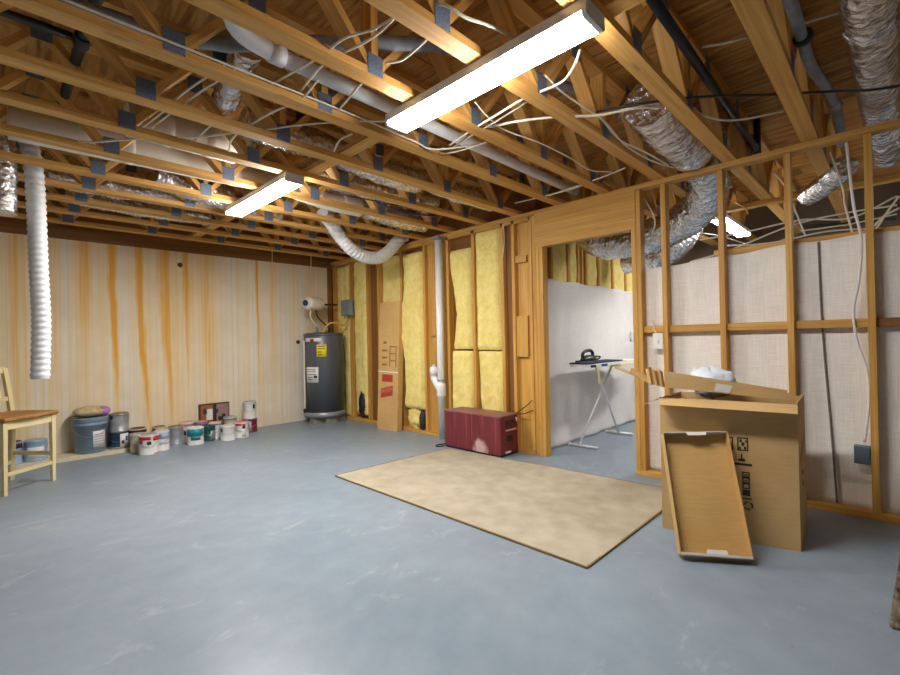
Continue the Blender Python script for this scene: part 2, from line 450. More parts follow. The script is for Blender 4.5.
# the stud wall
wr = bpy.data.objects.new('wall_right', None); COL.objects.link(wr); place(wr, V((X1, 3.2, 0)), None); struct(wr)
def stud(yl, z0=.04, z1=2.395, w=.038, x0=X1, x1=XB):
    MB().box(x0, x1, yl-w, yl, z0, z1).build('stud', 'pine', wr, bevel=.002)
for yl in (-1.13, -.72, -.31, .119, .524, .930, 1.338): stud(yl)
stud(1.540); stud(1.580)                                    # right post of the opening
stud(2.500, 0.0, 2.07); stud(2.540, 0.0); stud(2.580, 0.0); stud(2.626)
for yl in (2.838, 2.982, 3.394, 3.800, 4.214, 4.666, 5.171, 5.434, 5.873, 6.335): stud(yl)
MB().box(X1, XB, -1.6, 6.39, 2.40, 2.44).build('top_plate', 'pine', wr, bevel=.002)
MB().box(X1, XB, 2.60, 6.39, 2.358, 2.398).build('top_plate', 'pine', wr, bevel=.002)
MB().box(X1, XB, -1.6, 1.582, 0, .04).build('bottom_plate', 'pine', wr, bevel=.002)
MB().box(X1, XB, 2.585, 3.74, 0, .04).build('bottom_plate', 'pine', wr, bevel=.002)
MB().box(X1-.03, XB, 3.93, 6.36, 0, .04).build('bottom_plate', 'pine', wr, bevel=.002)
MB().box(X1-.003, XB, 1.541, 2.545, 2.07, 2.40).build('header', 'pine', wr, bevel=.002)
for a, b in ((-.349, .081), (.119, .486), (.524, .892), (.930, 1.300), (1.338, 1.502)):
    MB().box(X1+.03, X1+.068, a, b, 1.195, 1.250).build('blocking', 'brown_board' if a < .1 else 'pine', wr, bevel=.002)
MB().box(X1+.01, X1+.06, 2.66, 2.795, .98, 1.40).build('blocking', 'pine', wr)
MB().box(X1+.01, X1+.06, 2.66, 2.795, 1.95, 2.02).build('blocking', 'pine', wr)
MB().box(X1+.05, X1+.07, 2.628, 2.80, .04, 2.36).build('backing_board', 'pine', wr)
MB().box(X1+.05, X1+.07, 3.802, 4.175, .04, 2.36).build('backing_board', 'pine', wr)
MB().box(X1+.05, X1+.07, 2.84, 2.942, .04, 2.36).build('backing_board', 'brown_board', wr)
MB().box(X1+.05, X1+.07, 5.20, 5.39, .04, 2.36).build('backing_board', 'brown_board', wr)
MB().box(XB+.002, XB+.014, 2.585, 6.39, 0, TOP).build('sheathing', 'brown_board', wr)
MB().box(XB+.012, XB+.05, -1.5, .985, 1.775, 1.815).build('nailing_strip', 'pine', wr)
MB().box(X1-.06, X1, Y1-.045, Y1-.003, 0.0, 2.395).build('corner_stud', 'brown_board', wr)
for px, z in ((.0, 1.3),):
    MB().box(X1+.02, X1+.055, 3.96, 4.12, 1.22, 1.24).build('blocking', 'pine', wr)

# second room: insulated stud wall behind a hung sheet
YS = 2.62
w2 = bpy.data.objects.new('wall_inner', None); COL.objects.link(w2); place(w2, V((5.6, YS, 0)), None); struct(w2)
sx2 = [4.10, 4.235, 4.60, 4.83, 4.915, 5.01, 5.33, 5.72, 6.13, 6.54, 6.95]
for x in sx2: MB().box(x, x+.038, YS, YS+.089, .04, 2.40).build('stud', 'pine', w2)
MB().box(XB+.02, XF-.005, YS, YS+.089, 2.40, 2.44).build('top_plate', 'pine', w2)
MB().box(XB+.02, XF-.005, YS, YS+.089, 0, .04).build('bottom_plate', 'pine', w2)
MB().box(XB+.02, XF-.005, YS+.09, YS+.102, 0, TOP).build('sheathing', 'brown_board', w2)

# ------------------------------------------------------------------ insulation batts
def batt_x(y0, y1, z0, z1, label, left=None, right=None, front=.012, bulge=.022, seed=0, group='yellow insulation batts in the stud wall'):
    """batt in the stud wall, facing -X"""
    mb = MB()
    def fn(u, v):
        z = z0+(z1-z0)*v
        a = y1-(left(v) if left else 0); b = y0+(right(v) if right else 0)
        y = a+(b-a)*u
        e = min(u, 1-u)*(a-b); e2 = min(v, 1-v)*(z1-z0)
        round_ = min(1, (e/.05)) ** .5*min(1, e2/.05+.3) ** .5
        p = V((seed, y, z))
        h = noise.noise(p*7)*.014+noise.noise(p*22)*.008+noise.noise(p*3)*.012
        ragged = noise.noise(V((seed+5, 0, z*14)))*.008
        return (X1+front+.035*(1-round_)-bulge*round_+h*round_, y+ragged*(1 if u in (0, 1) else 0)*.3, z)
    mb.sheet(fn, 24, max(20, int((z1-z0)*40)), flip=True)
    def bk(u, v):
        q = fn(u, v); return (X1+.075, q[1], q[2])
    nu, nv = 24, max(20, int((z1-z0)*40))
    mb.sheet(lambda u, v: V(fn(0, v)).lerp(V(bk(0, v)), u), 1, nv); mb.sheet(lambda u, v: V(fn(1, v)).lerp(V(bk(1, v)), u), 1, nv, flip=True)
    mb.sheet(lambda u, v: V(fn(u, 1)).lerp(V(bk(u, 1)), v), nu, 1, flip=True); mb.sheet(lambda u, v: V(fn(u, 0)).lerp(V(bk(u, 0)), v), nu, 1)
    return tag(mb.build('insulation_batt', 'fibreglass'), label, 'insulation', group)
batt_x(5.875, 6.08, .05, 2.34, 'yellow insulation batt beside the water heater, nearest the room corner', seed=1, front=.03)
batt_x(6.09, 6.295, .05, 2.34, 'narrow yellow insulation batt in the corner half hidden behind the water heater', seed=12, front=.045, bulge=.01)
batt_x(5.436, 5.83, .10, 2.36, 'yellow insulation batt between the heater and the long leaning carton, torn near the floor', seed=2, front=.02, left=lambda v: .05+.06*max(0, .3-v))
batt_x(4.668, 5.13, .05, 2.33, 'yellow insulation batt showing above the long leaning carton', seed=3, front=.05, bulge=.005)
batt_x(4.218, 4.626, .30, 2.29, 'bulging yellow insulation batt right of the long leaning carton', seed=4, left=lambda v: .03*math.sin(v*9)+.02, front=-.005, bulge=.04)
batt_x(3.398, 3.760, 1.06, 2.21, 'yellow insulation batt right of the drain pipe, upper of two', seed=5, left=lambda v: .015+.10*max(0, 1-abs(v-.35)/.5), front=.0, bulge=.03)
batt_x(3.398, 3.760, .05, 1.04, 'yellow insulation batt right of the drain pipe, lower of two', seed=6, left=lambda v: .01+.02*v, front=.0, bulge=.03)
batt_x(2.986, 3.354, 1.05, 2.355, 'smooth yellow insulation batt above the red speaker, upper one reaching the top plate', seed=7, left=lambda v: .012, front=.0, bulge=.02)
batt_x(2.986, 3.354, .05, 1.04, 'yellow insulation batt directly behind the red speaker, lower of two', seed=8, left=lambda v: .05*(1-v)*.8, front=.02, bulge=.005)
def batt_y(x0, x1, label, seed):
    mb = MB(); z0, z1 = .05, 2.39
    def fn(u, v):
        x = x0+(x1-x0)*u; z = z0+(z1-z0)*v
        e = min(u, 1-u)*(x1-x0); r = min(1, e/.03) ** .5
        return (x, YS+.03-.035*r+noise.noise(V((x*9, seed, z*9)))*.012*r+.012, z)
    mb.sheet(fn, 12, 60)
    for k in (0, 1): mb.sheet(lambda u, v: V(fn(k, v)).lerp(V((fn(k, v)[0], YS+.075, fn(k, v)[2])), u), 1, 60, flip=(k == 0))
    tag(mb.build('insulation_batt', 'fibreglass'), label, 'insulation', 'insulation batts above the hung sheet')
ords = ['leftmost', 'second from left', 'third from left', 'fourth from left', 'narrow fifth from left', 'sixth from left', 'seventh from left', 'eighth from left']
k = 0
for a, b in zip(sx2, sx2[1:]):
    if a+.038 > 6.3 or b-a < .15: continue
    wide = (a+.041, b-.004)
    batt_y(*wide, 'pale yellow insulation strip above the white sheet, '+ords[k]+' in the doorway', k); k += 1

# ------------------------------------------------------------------ fabric and sheet
fb = MB()
def fabric(u, v):
    y = 1.575+(-1.5-1.575)*u
    zt = 1.728+.06*min(1, (1.575-y)/1.1)+.006*math.sin(y*14)
    z = .035+(zt-.035)*v
    x = XB+.006+.004*math.sin(y*5+z*1.3)*(1-v)+noise.noise(V((y*3, z*2, 3)))*.004
    return (x, y, z)
fb.sheet(fabric, 90, 40, flip=False)
fabo = fb.build('fabric_sheet', 'house_wrap', solid=.002); tag(fabo, 'pale woven fabric sheet stapled across the back of the open studs', 'fabric')
seam = MB().tube([(XB-.004, .355, 1.775), (XB-.004, .345, 1.2), (XB-.004, .312, .5), (XB-.004, .292, .04)], .006, 6); seam.build('seam', 'seam_dark', fabo)
sm = MB()
def hung(u, v):
    x = XB+.03+(6.75-XB-.03)*u
    zt = 1.79-.0*u+.008*math.sin(x*11)
    z = .004+(zt-.004)*v
    y = YS-.016+(noise.noise(V((x*2.2, z*1.1, 1)))*.012+math.sin(x*17+noise.noise(V((x, z*2, 0)))*3)*.007)*(1-v*.75)
    if v < .12: y -= (.12-v)*.18*(.5+.5*math.sin(x*9))
    return (x, y-.004, z)
sm.sheet(hung, 150, 50)
tag(sm.build('hanging_sheet', 'white_sheeting', solid=.002), 'white sheet hung over the far wall seen through the doorway', 'sheet')

# ------------------------------------------------------------------ floor trusses
TY = [.335, .80, 1.30, 1.76, 2.225, 2.73, 3.19, 3.665, 4.18, 4.62, 5.06, 5.52, 6.0]
def make_truss(y):
    t = thing('floor_truss', '', 'floor truss', (0, y, H), 'open web floor trusses overhead')
    a, b = -.62, 7.26
    MB().box(a, b, y, y+.089, H, H+.038, L=0).build('bottom_chord', 'truss_pine', t)
    MB().box(a, b, y, y+.089, TOP-.04, TOP-.002, L=0).build('top_chord', 'truss_pine', t)
    px = [.583+.735*k for k in range(-1, 9)]
    zl, zt = H+.04, TOP-.042
    def plate(x, top):
        z0, z1 = (TOP-.105, TOP-.004) if top else (H+.006, H+.105)
        m = MB(); m.box(x-.043, x+.043, y-.003, y-.0005, z0, z1); m.build('connector_plate', 'plate_metal', t)
    for i, x in enumerate(px):
        plate(x, False)
        xm = x+.3675
        if xm < 7.0:
            plate(xm, True)
            MB().beam((x+.02, y+.044, zl), (xm-.02, y+.044, zt), .085, .036, (0, 1, 0)).build('web', 'truss_pine', t)
            if i+1 < len(px): MB().beam((px[i+1]-.02, y+.044, zl), (xm+.02, y+.044, zt), .085, .036, (0, 1, 0)).build('web', 'truss_pine', t)
        if i % 2 == 0:
            MB().box(x-.019, x+.019, y+.002, y+.087, zl, zt).build('web', 'truss_pine', t)
    return t
ordn = ['first', 'second', 'third', 'fourth', 'fifth', 'sixth', 'seventh', 'eighth', 'ninth', 'tenth', 'eleventh', 'twelfth', 'thirteenth']
t0 = make_truss(TY[0])
extra = {0: ', crossing the wall plate in the upper right', 1: ', running past the near end of the big light', 2: ', behind the near part of the big light',
         3: ', crossing over the far half of the big light', 4: ', carrying a white cable along its edge', 5: ', second beyond the white drain line',
         6: ', third beyond the white drain line', 7: ', just beyond the far end of the second light'}
for i, y in enumerate(TY):
    t = t0 if i == 0 else copy_thing(t0, (0, y-TY[0], 0))
    n_ = 12-i
    if n_ < 6: lab = 'wooden open-web floor truss, %s out from the stained wall' % ordn[n_]
    else: lab = 'wooden open-web floor truss, %s counted from the upper right corner' % ordn[i]
    t['label'] = lab
tag(MB().box(5.18, 5.27, -1.5, 1.75, H-.04, H-.001, L=1).build('tie_board', 'truss_pine'), 'flat lumber tie under the trusses of the second room', 'board')
# strongback board tying the trusses together, lying on their bottom chords
tag(MB().box(1.725, 1.815, -.5, 6.3, H+.0395, H+.077, L=1).build('tie_board', 'truss_pine'), 'flat lumber tie running across the tops of the lower chords', 'board')

# ------------------------------------------------------------------ strip lights
def strip_light(c, along, label, L=1.22, w=.15, lens='lamp_lens'):
    c = V(c); a = V(along); s_ = V((a.y, a.x, 0))
    t = thing('strip_light', label, 'ceiling light', (c.x, c.y, c.z), 'fluorescent strip lights under the trusses')
    MB().obox(c+V((0, 0, -.0235)), a*L/2, s_*(w/2), V((0, 0, .0225))).build('housing', 'fixture_white', t, bevel=.003)
    prof = [(-w/2+.003, -.046), (-w/2+.003, -.058), (-w/2+.010, -.066), (w/2-.010, -.066), (w/2-.003, -.058), (w/2-.003, -.046)]
    m = MB(); m.ring_loft([[c+a*k+s_*p+V((0, 0, q)) for p, q in prof] for k in (-L/2+.022, L/2-.022)], sm=False); m.build('lens', lens, t)
    for k in (-1, 1):
        m = MB(); pr = [(-w/2-.002, -.03), (-w/2-.002, -.060), (-w/2+.008, -.069), (w/2-.008, -.069), (w/2+.002, -.060), (w/2+.002, -.03)]
        m.ring_loft([[c+a*(k*(L/2-.021+e))+s_*p+V((0, 0, q)) for p, q in pr] for e in (0, .02)], sm=False); m.build('end_cap', 'fixture_white', t)
    return t
strip_light((1.645, 1.405, H), (0, 1, 0), 'long lit strip light nearest the camera, top centre')
strip_light((1.625, 3.80, H), (0, 1, 0), 'lit strip light farther off, toward the stained wall', lens='lamp_lens_bright')
strip_light((5.95, 1.31, H), (1, 0, 0), 'lit strip light seen through the studs in the second room', lens='lamp_lens_soft')
strip_light((5.95, -.75, H), (1, 0, 0), 'added fill strip light brightening the second room, unseen behind the fabric', lens='lamp_lens_added')  # unseen extra lamp, added only to brighten the second room

# ------------------------------------------------------------------ pipes and ducts overhead
def tube_thing(name, pts, r, mat, label, cat, seg=10, sub=6, rf=None, group=None, caps=True):
    return tag(MB().tube(pts, r, seg, 0, sub, rf, True, caps).build(name, mat), label, cat, group)
# white drain line
pv = tag(MB().tube([(.70, 1.90, 2.80), (.72, 1.97, 2.66), (.80, 2.07, 2.575), (1.0, 2.10, 2.556)], .042, 14).build('drain_pipe', 'dull_pvc'), 'long white drain pipe running overhead toward the stud wall', 'pipe')
MB().tube([(.98, 2.10, 2.556), (3.9, 2.125, 2.545)], .037, 14, smooth=False).build('straight_run', 'dull_pvc', pv)
MB().lathe([(.047, 0), (.047, .07)], (.95, 2.098, 2.557), (1, .008, -.004), 16).build('coupling', 'dull_pvc', pv)
# black iron gas pipes
tag(MB().tube([(1.9, .74, 2.665), (4.30, .765, 2.645)], .024, 10, smooth=False).build('gas_pipe', 'black_iron'), 'black iron pipe slanting across the upper right trusses', 'pipe')
tag(MB().tube([(4.37, .765, 2.62), (4.37, .765, 2.895)], .026, 10, smooth=False).build('drop_pipe', 'black_iron'), 'short upright black pipe at the end of the slanting black pipe', 'pipe')
bp = tag(MB().tube([(.362, 1.6, 2.745), (.350, 3.80, 2.745)], .026, 10, smooth=False).build('gas_pipe', 'black_iron'), 'black pipe crossing through the trusses in the upper left', 'pipe')
MB().lathe([(.034, -.05), (.036, -.04), (.036, .04), (.034, .05)], (.354, 2.95, 2.745), (0, 1, 0), 14).build('tee', 'black_iron', bp)
tag(MB().tube([(-.5, 2.95, 2.745), (.315, 2.95, 2.745)], .019, 10, smooth=False).build('gas_pipe', 'black_iron'), 'thin black pipe joining the black pipe tee from the left edge', 'pipe')
# grey lagged lines
def lag(r, i, L, an, q): return r*(1+.10*math.sin(an*2+L*16)+.05*math.sin(L*40))
tube_thing('lagged_line', [(.20, 2.47, 2.63), (.57, 2.43, 2.63), (.80, 2.34, 2.64), (1.0, 2.14, 2.64), (1.2, 1.95, 2.64), (1.6, 1.62, 2.65), (2.0, 1.50, 2.66), aty(590, 95, 1.50), aty(625, 118, 1.49), aty(645, 137, 1.48), aty(674, 166, 1.47)], .032, 'lagging_grey',
           'twisted grey wrapped line wandering between trusses past the big light', 'pipe', 12, 8, (.03, lag))
gp = tube_thing('grey_pipe', [(2.3, .302, 2.64), (2.80, .300, 2.62), (3.15, .295, 2.61), (3.55, .25, 2.60), (3.85, .235, 2.57), (4.2, .24, 2.48)], .026, 'lagging_grey', 'grey lagged pipe with a collar beside the big foil duct', 'pipe', 12)
MB().lathe([(.034, -.016), (.042, -.012), (.042, .012), (.034, .016)], (2.82, .295, 2.62), (1, 0, -.05), 16).build('collar', 'dark_grey_plastic', gp)
MB().lathe([(.03, -.03), (.033, -.025), (.033, .025), (.03, .03)], (3.72, .24, 2.585), (1, -.2, -.1), 16).build('coupling', 'bare_metal', gp)
# foil ducts
def foil_rf(step, amp, crumple, taper=0):
    def f(r, i, L, an, q):
        k = 1+amp*math.sin(L*2*math.pi/.035)+crumple*noise.noise(V((L*9, math.cos(an)*1.6, math.sin(an)*1.6+q.y)))+crumple*.6*noise.noise(V((L*28, math.cos(an)*4, math.sin(an)*4)))
        if taper and L < taper: k *= .45+.55*(L/taper) ** .6
        return r*k
    return (step, f)
def foil(pts, r, label, amp=.03, cr=.12, seg=28, mat='foil', step=.012, taper=0, name='foil_duct', group=None):
    return tag(MB().tube(pts, r, seg, 0, 10, foil_rf(step, amp, cr, taper)).build(name, mat), label, 'duct', group)
big = foil([(1.3, .05, 2.63), (2.2, .05, 2.63), (2.95, .05, 2.63)], .100, 'large foil duct in the top right corner', .02, .10)
MB().tube([(2.93, .05, 2.63), (3.4, .05, 2.63), (4.1, .04, 2.60), (4.8, .02, 2.50)], .095, 28, 0, 8, foil_rf(.012, .006, .07)).build('lower_section', 'foil', big)
MB().tube([(2.90, .05, 2.63), (2.97, .05, 2.63)], .106, 28, 0, 8, foil_rf(.012, .01, .08), smooth=False).build('tape_joint', 'foil', big)
fa = foil([(2.95, 1.08, 2.66), (3.3, 1.09, 2.62), (3.9, 1.07, 2.60), (4.3, 1.10, 2.52), (4.6, 1.26, 2.34), (4.68, 1.6, 2.20), (4.68, 2.0, 2.15), (4.66, 2.30, 2.22), (4.66, 2.43, 2.36)], .165, 'crumpled foil duct bending down behind the doorway header', .02, .10)
MB().tube([(3.72, 1.075, 2.605), (3.80, 1.073, 2.604)], .178, 28, 0, 8, foil_rf(.012, .02, .08), smooth=False).build('clamp_band', 'foil', fa)
foil([(5.66, 1.62, 2.66), (5.64, 1.66, 2.45), (5.62, 1.76, 2.25), (5.6, 2.0, 2.12), (5.6, 2.40, 2.10)], .15, 'darker foil duct lower down behind the narrow stud bays', .03, .10)
foil([atx(846, 166, 4.6), atx(826, 184, 4.83), atx(808, 196, 5.06)], .085, 'short foil duct bulging above the fabric in the second room', .02, .12)
# flex duct pieces between the trusses
foil([(1.02, 2.50, 2.80), (1.05, 2.75+.0, 2.79), (1.07, 3.02, 2.72)], .075, 'small foil duct poking through the truss webs near the white drain line', .05, .18, 18)
foil([(1.20, 3.05, 2.63), (1.75, 3.04, 2.635), (2.3, 3.02, 2.58), (2.7, 3.0, 2.58)], .10, 'long silver flexible duct left of the big light', .05, .14, 20)
foil([(2.82, 2.98, 2.60), (3.15, 2.96, 2.57), (3.65, 2.94, 2.57)], .085, 'silver flexible duct nearing the stud wall above the doorway end', .05, .14, 20)
foil([(1.86, 3.46, 2.62), (2.2, 3.46, 2.60), (2.8, 3.46, 2.60), (3.3, 3.45, 2.61)], .10, 'silver flexible duct beyond the second light', .04, .16, 20)
foil([(2.78, 3.97, 2.58), (3.2, 3.97, 2.55), (3.66, 3.97, 2.56)], .10, 'foil duct under a blue cable near the white looped hose', .04, .14, 20)
foil([(1.0, 4.42, 2.60), (1.35, 4.42, 2.55), (1.62, 4.42, 2.56)], .10, 'foil duct stub just left of the second light', .05, .16, 20)
foil([(.35, 4.88, 2.58), (.9, 4.86, 2.57), (1.7, 4.86, 2.63), (2.3, 4.86, 2.60)], .095, 'dull foil duct crossing the trusses behind the hanging white hose', .06, .16, 20)
foil([(.5, 5.34, 2.57), (1.0, 5.32, 2.545), (1.7, 5.32, 2.56)], .085, 'thin foil duct deepest toward the stained wall', .07, .16, 20)
def wtube(pts, r, label):
    o = tag(MB().tube(pts, r, 24, 0, 6).build('white_duct', 'white_duct'), label, 'duct')
    for p in (.33, .72):
        a = V(pts[0]).lerp(V(pts[-1]), p); d = V(pts[-1])-V(pts[0])
        MB().lathe([(r*1.02, -.03), (r*1.035, -.028), (r*1.035, .028), (r*1.02, .03)], a, d, 24).build('joint_band', 'white_duct', o)
    return o
wtube([(.10, 3.97, 2.60), (.8, 3.97, 2.61), (2.0, 3.97, 2.63)], .105, 'round white duct above the left end of the second light')
wtube([(.62, 3.425, 2.60), (1.28, 3.425, 2.60)], .105, 'short round white duct one truss bay nearer than the second light')
wtube([(2.04, 3.97, 2.60), (2.4, 3.98, 2.57), (2.74, 3.98, 2.57)], .09, 'white duct to the right of the second light')
# hoses
def flex_rf(r, i, L, an, q): return r*(1, 1.06, 1.06, .93)[i % 4]
hz = [(.22, 4.44, 2.66), (.245, 4.44, 2.45), (.255, 4.44, 2.2), (.262, 4.44, 1.8), (.272, 4.44, 1.4), (.268, 4.44, 1.15), (.262, 4.44, .945)]
tube_thing('dryer_hose', hz, .054, 'flex_white', 'white ribbed flexible hose hanging straight down at the left', 'hose', 20, 10, (.011, flex_rf))
foil([(.04, 4.44, 2.64), (.07, 4.43, 2.45), (.07, 4.43, 2.30), (.07, 4.43, 2.11)], .085, 'stubby foil flex duct hanging at the left edge', .05, .10, 24)
# hanging U loop
def uL(x, y): return aty(x, y, 4.50)
lp = tube_thing('looped_hose', [(2.52, 4.36, 2.56), (2.66, 4.42, 2.50), uL(338, 234), uL(350, 248), uL(363, 256), uL(377, 258), uL(388, 252), uL(396, 243), uL(400, 239)], .072, 'flex_white', 'white ribbed hose drooping in a loop near the stud wall', 'hose', 20, 10, (.011, flex_rf))
MB().lathe([(.05, 0), (.05, .05), (.036, .055), (.036, .12)], uL(399, 239.5), (.8, -.3, .12), 18).build('spigot', 'white_pvc', lp)

# vertical drain with cleanout
xd, yd = X1-.058, 3.862
dp = tag(MB().tube([(xd, yd, 0), (xd, yd, 2.36)], .043, 20, smooth=False).build('drain_stack', 'white_pvc'), 'white upright drain stack with a side cleanout by the red speaker', 'pipe')
MB().lathe([(.052, .50), (.054, .51), (.054, .62), (.050, .66)], (xd, yd, 0), (0, 0, 1), 20).build('lower_hub', 'white_pvc', dp)
MB().tube([(xd, yd, .56), (xd-.01, yd+.07, .66), (xd-.01, yd+.105, .71), (xd-.01, yd+.11, .76)], .043, 18).build('branch', 'white_pvc', dp)
MB().lathe([(.053, 0), (.053, .07), (.047, .075), (.047, .10), (.018, .102), (.018, .125)], (xd-.01, yd+.11, .75), (0, 0, 1), 20).build('cleanout_cap', 'white_pvc', dp)
MB().lathe([(.046, 0), (.052, .004), (.052, .012), (.046, .016)], (xd, yd, .685), (0, 0, 1), 20).build('pipe_strap', 'bare_metal', dp)
MB().box(xd-.05, xd+.05, yd-.05, yd+.05, 2.365, 2.40).build('top_hub', 'lagging_grey', dp)

# ------------------------------------------------------------------ cables
def cable(pts, label, r=.0055, mat='cable_white', name='electrical_cable', group='loose cables strung through the trusses'):
    return tube_thing(name, pts, r, mat, label, 'cable', 6, 8, None, group)
Zc = 2.50
cable([(-.3, 2.216, 2.482), (.3, 2.214, 2.483), (.9, 2.214, 2.482), (1.5, 2.214, 2.482), (1.95, 2.20, 2.46), (2.1, 2.16, 2.44), (2.4, 1.95, 2.50)], 'white cable stapled along the edge of a truss left of the big light')
def zz(*p): return [atz(x, y, z) for x, y, z in p]
cable(zz((272, 84, 2.52), (292, 73, 2.50), (318, 58, 2.47), (345, 38, 2.47), (372, 30, 2.49), (396, 16, 2.52)), 'white cable looping over the truss edge left of the far light end', .006)
cable(zz((340, 54, 2.50), (360, 45, 2.47), (380, 32, 2.48), (398, 14, 2.53)), 'white cable running next to another above the grey wrapped line', .006)
cable(zz((386, 63, 2.50), (402, 60, 2.46), (415, 50, 2.45), (428, 38, 2.47)), 'short white cable curving from a connector plate to the next truss', .006)
cable(zz((425, 4, 2.56), (445, 5, 2.52), (465, 17, 2.49), (490, 26, 2.50), (515, 38, 2.54)), 'pale cable drooping above the upper edge of the big light', .007)
cable(zz((332, 118, 2.50), (350, 97, 2.47), (360, 85, 2.49), (372, 74, 2.54)), 'white cable crossing the white drain pipe left of the light', .006)
cable(zz((300, 92, 2.52), (316, 72, 2.47), (330, 58, 2.50)), 'white cable arching under the drain pipe near its elbow', .006)
cable(zz((333, 153, 2.49), (340, 140, 2.46), (352, 134, 2.48)), 'short white cable hooked over a lower chord below the far end of the light', .006)
cable(zz((450, 145, 2.47), (470, 131, 2.45), (495, 116, 2.45), (525, 98, 2.45), (560, 83, 2.46), (574, 66, 2.47), (580, 50, 2.50)), 'pair of white cables rising to the underside of the big light', .007)
cable(zz((452, 148, 2.48), (474, 134, 2.455), (498, 120, 2.455), (528, 101, 2.455)), 'white cable alongside the pair feeding the big light', .006)
cable(zz((488, 127, 2.47), (520, 121, 2.45), (556, 117, 2.45), (600, 115, 2.46), (635, 108, 2.48), (662, 107, 2.52)), 'white cable running level below the right side of the big light', .0075)
cable(zz((430, 155, 2.47), (455, 152, 2.45), (487, 142, 2.46)), 'thin cable dipping beneath a lower chord under the light', .004)
cable(zz((475, 102, 2.52), (487, 116, 2.49), (505, 130, 2.46), (540, 143, 2.45), (570, 158, 2.45), (590, 170, 2.46), (612, 172, 2.47)), 'thin pale cable sagging across two trusses right of the light', .0045)
cable(zz((545, 75, 2.56), (562, 92, 2.51), (585, 108, 2.49), (605, 122, 2.48), (625, 145, 2.47), (650, 160, 2.46), (674, 168, 2.46)), 'white cable sweeping down to the wall plate over the foil duct', .006)
cable(zz((601, 118, 2.50), (620, 140, 2.47), (645, 152, 2.46), (668, 165, 2.47)), 'second white cable sweeping down beside the foil duct', .006)
cable(zz((694, 108, 2.54), (702, 115, 2.50), (722, 120, 2.48), (745, 119, 2.49), (784, 111, 2.52)), 'white cable swagged between two trusses at the upper right', .006)
cable(zz((702, 47, 2.80), (725, 43, 2.78), (748, 37, 2.80)), 'short white cable on the subfloor at the upper right', .007)
cable(zz((800, 25, 2.78), (820, 18, 2.77), (842, 12, 2.78)), 'white cable under the subfloor next to the big foil duct', .007)
cable(zz((596, 112, 2.52), (640, 104, 2.49), (700, 97, 2.48), (760, 95, 2.47), (820, 92, 2.47), (868, 90, 2.42), (899, 86, 2.44)), 'black cable strung level across the upper right trusses', .007, 'cable_black')
cable(zz((142, 128, 2.54), (165, 110, 2.50), (185, 92, 2.50), (225, 65, 2.54)), 'white cable slanting upward through the left trusses', .006)
cable(zz((151, 128, 2.56), (178, 108, 2.51), (199, 93, 2.51), (235, 70, 2.56)), 'parallel white cable slanting upward through the left trusses', .006)
cable(zz((75, 141, 2.48), (95, 142, 2.455), (120, 140, 2.45), (142, 139, 2.46)), 'pale cable lying across lower chords above the hanging hose', .006)
cable(zz((176, 137, 2.48), (200, 137, 2.455), (225, 134, 2.455), (240, 132, 2.48)), 'pale cable with a drooping end left of the second light', .006)
cable(zz((237, 134, 2.47), (231, 141, 2.44), (229, 151, 2.42)), 'loose cable end drooping left of the second light', .006)
cable(zz((248, 126, 2.50), (275, 111, 2.46), (300, 100, 2.47), (318, 80, 2.52)), 'white cable climbing toward the drain pipe from the second light', .006)
cable(zz((195, 140, 2.50), (208, 128, 2.47), (230, 112, 2.50)), 'short slanting cable above the left white duct', .006)
cable(zz((266, 130, 2.49), (300, 125, 2.455), (340, 122, 2.46), (392, 121, 2.48)), 'white cable stretched level to the far end of the big light', .005)
cable(zz((375, 200, 2.50), (385, 206, 2.46), (405, 213, 2.455), (435, 216, 2.47)), 'blue cable draped over a foil duct', .008, 'cable_blue')
cable(zz((515, 203, 2.47), (545, 196, 2.45), (575, 188, 2.46), (590, 182, 2.48)), 'white cable just above the wall plate left of the doorway', .006)
cable(zz((545, 197, 2.47), (565, 190, 2.455), (600, 178, 2.46), (625, 168, 2.48)), 'white cable above the doorway header', .006)
cable(zz((330, 192, 2.50), (360, 198, 2.46), (400, 206, 2.46), (425, 214, 2.48)), 'dark cable between the second light and the stud wall', .005, 'cable_black')
for (x, y0, y1, lab) in ((193, 245, 290, 'leftmost'), (272, 250, 262, 'middle'), (311, 252, 272, 'rightmost')):
    pass
cable([aty(272, 248, 6.36), aty(272.2, 256, 6.36), aty(272, 268, 6.365)], 'wire end dangling over the stained wall, left of two', .006, group='wire ends over the stained wall')
cable([aty(311, 252, 6.36), aty(311, 262, 6.36), aty(310, 290, 6.36)], 'wire end dangling over the stained wall above the water heater', .007, group='wire ends over the stained wall')
# second room cables
def zx(X, *p): return [atx(x, y, X) for x, y in p]
g2 = 'cables crowded in the second room ceiling'
cable(zx(4.9, (690, 262), (730, 250), (790, 226), (840, 214), (897, 205)), 'white cable low across the second room ceiling', .007, group=g2)
cable(zx(4.8, (700, 240), (745, 232), (800, 220), (850, 218), (897, 196)), 'white cable level across the second room ceiling', .007, group=g2)
cable(zx(5.2, (720, 246), (770, 243), (830, 231), (897, 228)), 'lowest white cable just above the fabric', .007, group=g2)
cable(zx(4.6, (715, 194), (730, 200), (745, 208), (748, 214)), 'tan cable curving above the second room light', .007, 'cable_yellow', group=g2)
cable(zx(4.3, (774, 172), (786, 188), (793, 205), (805, 235)), 'white cable dropping past a truss in the second room', .006, group=g2)
cable(zx(4.5, (874, 232), (886, 214), (899, 196)), 'white cable fanning out beside the rightmost stud', .007, group=g2)
cable(zx(4.5, (874, 226), (884, 216), (899, 208)), 'lower cable fanning out beside the rightmost stud', .007, group=g2)
cable(zx(4.2, (830, 152), (836, 168), (843, 190), (845, 205), (852, 232)), 'twisted cable hanging in the rightmost bay', .006, group=g2)
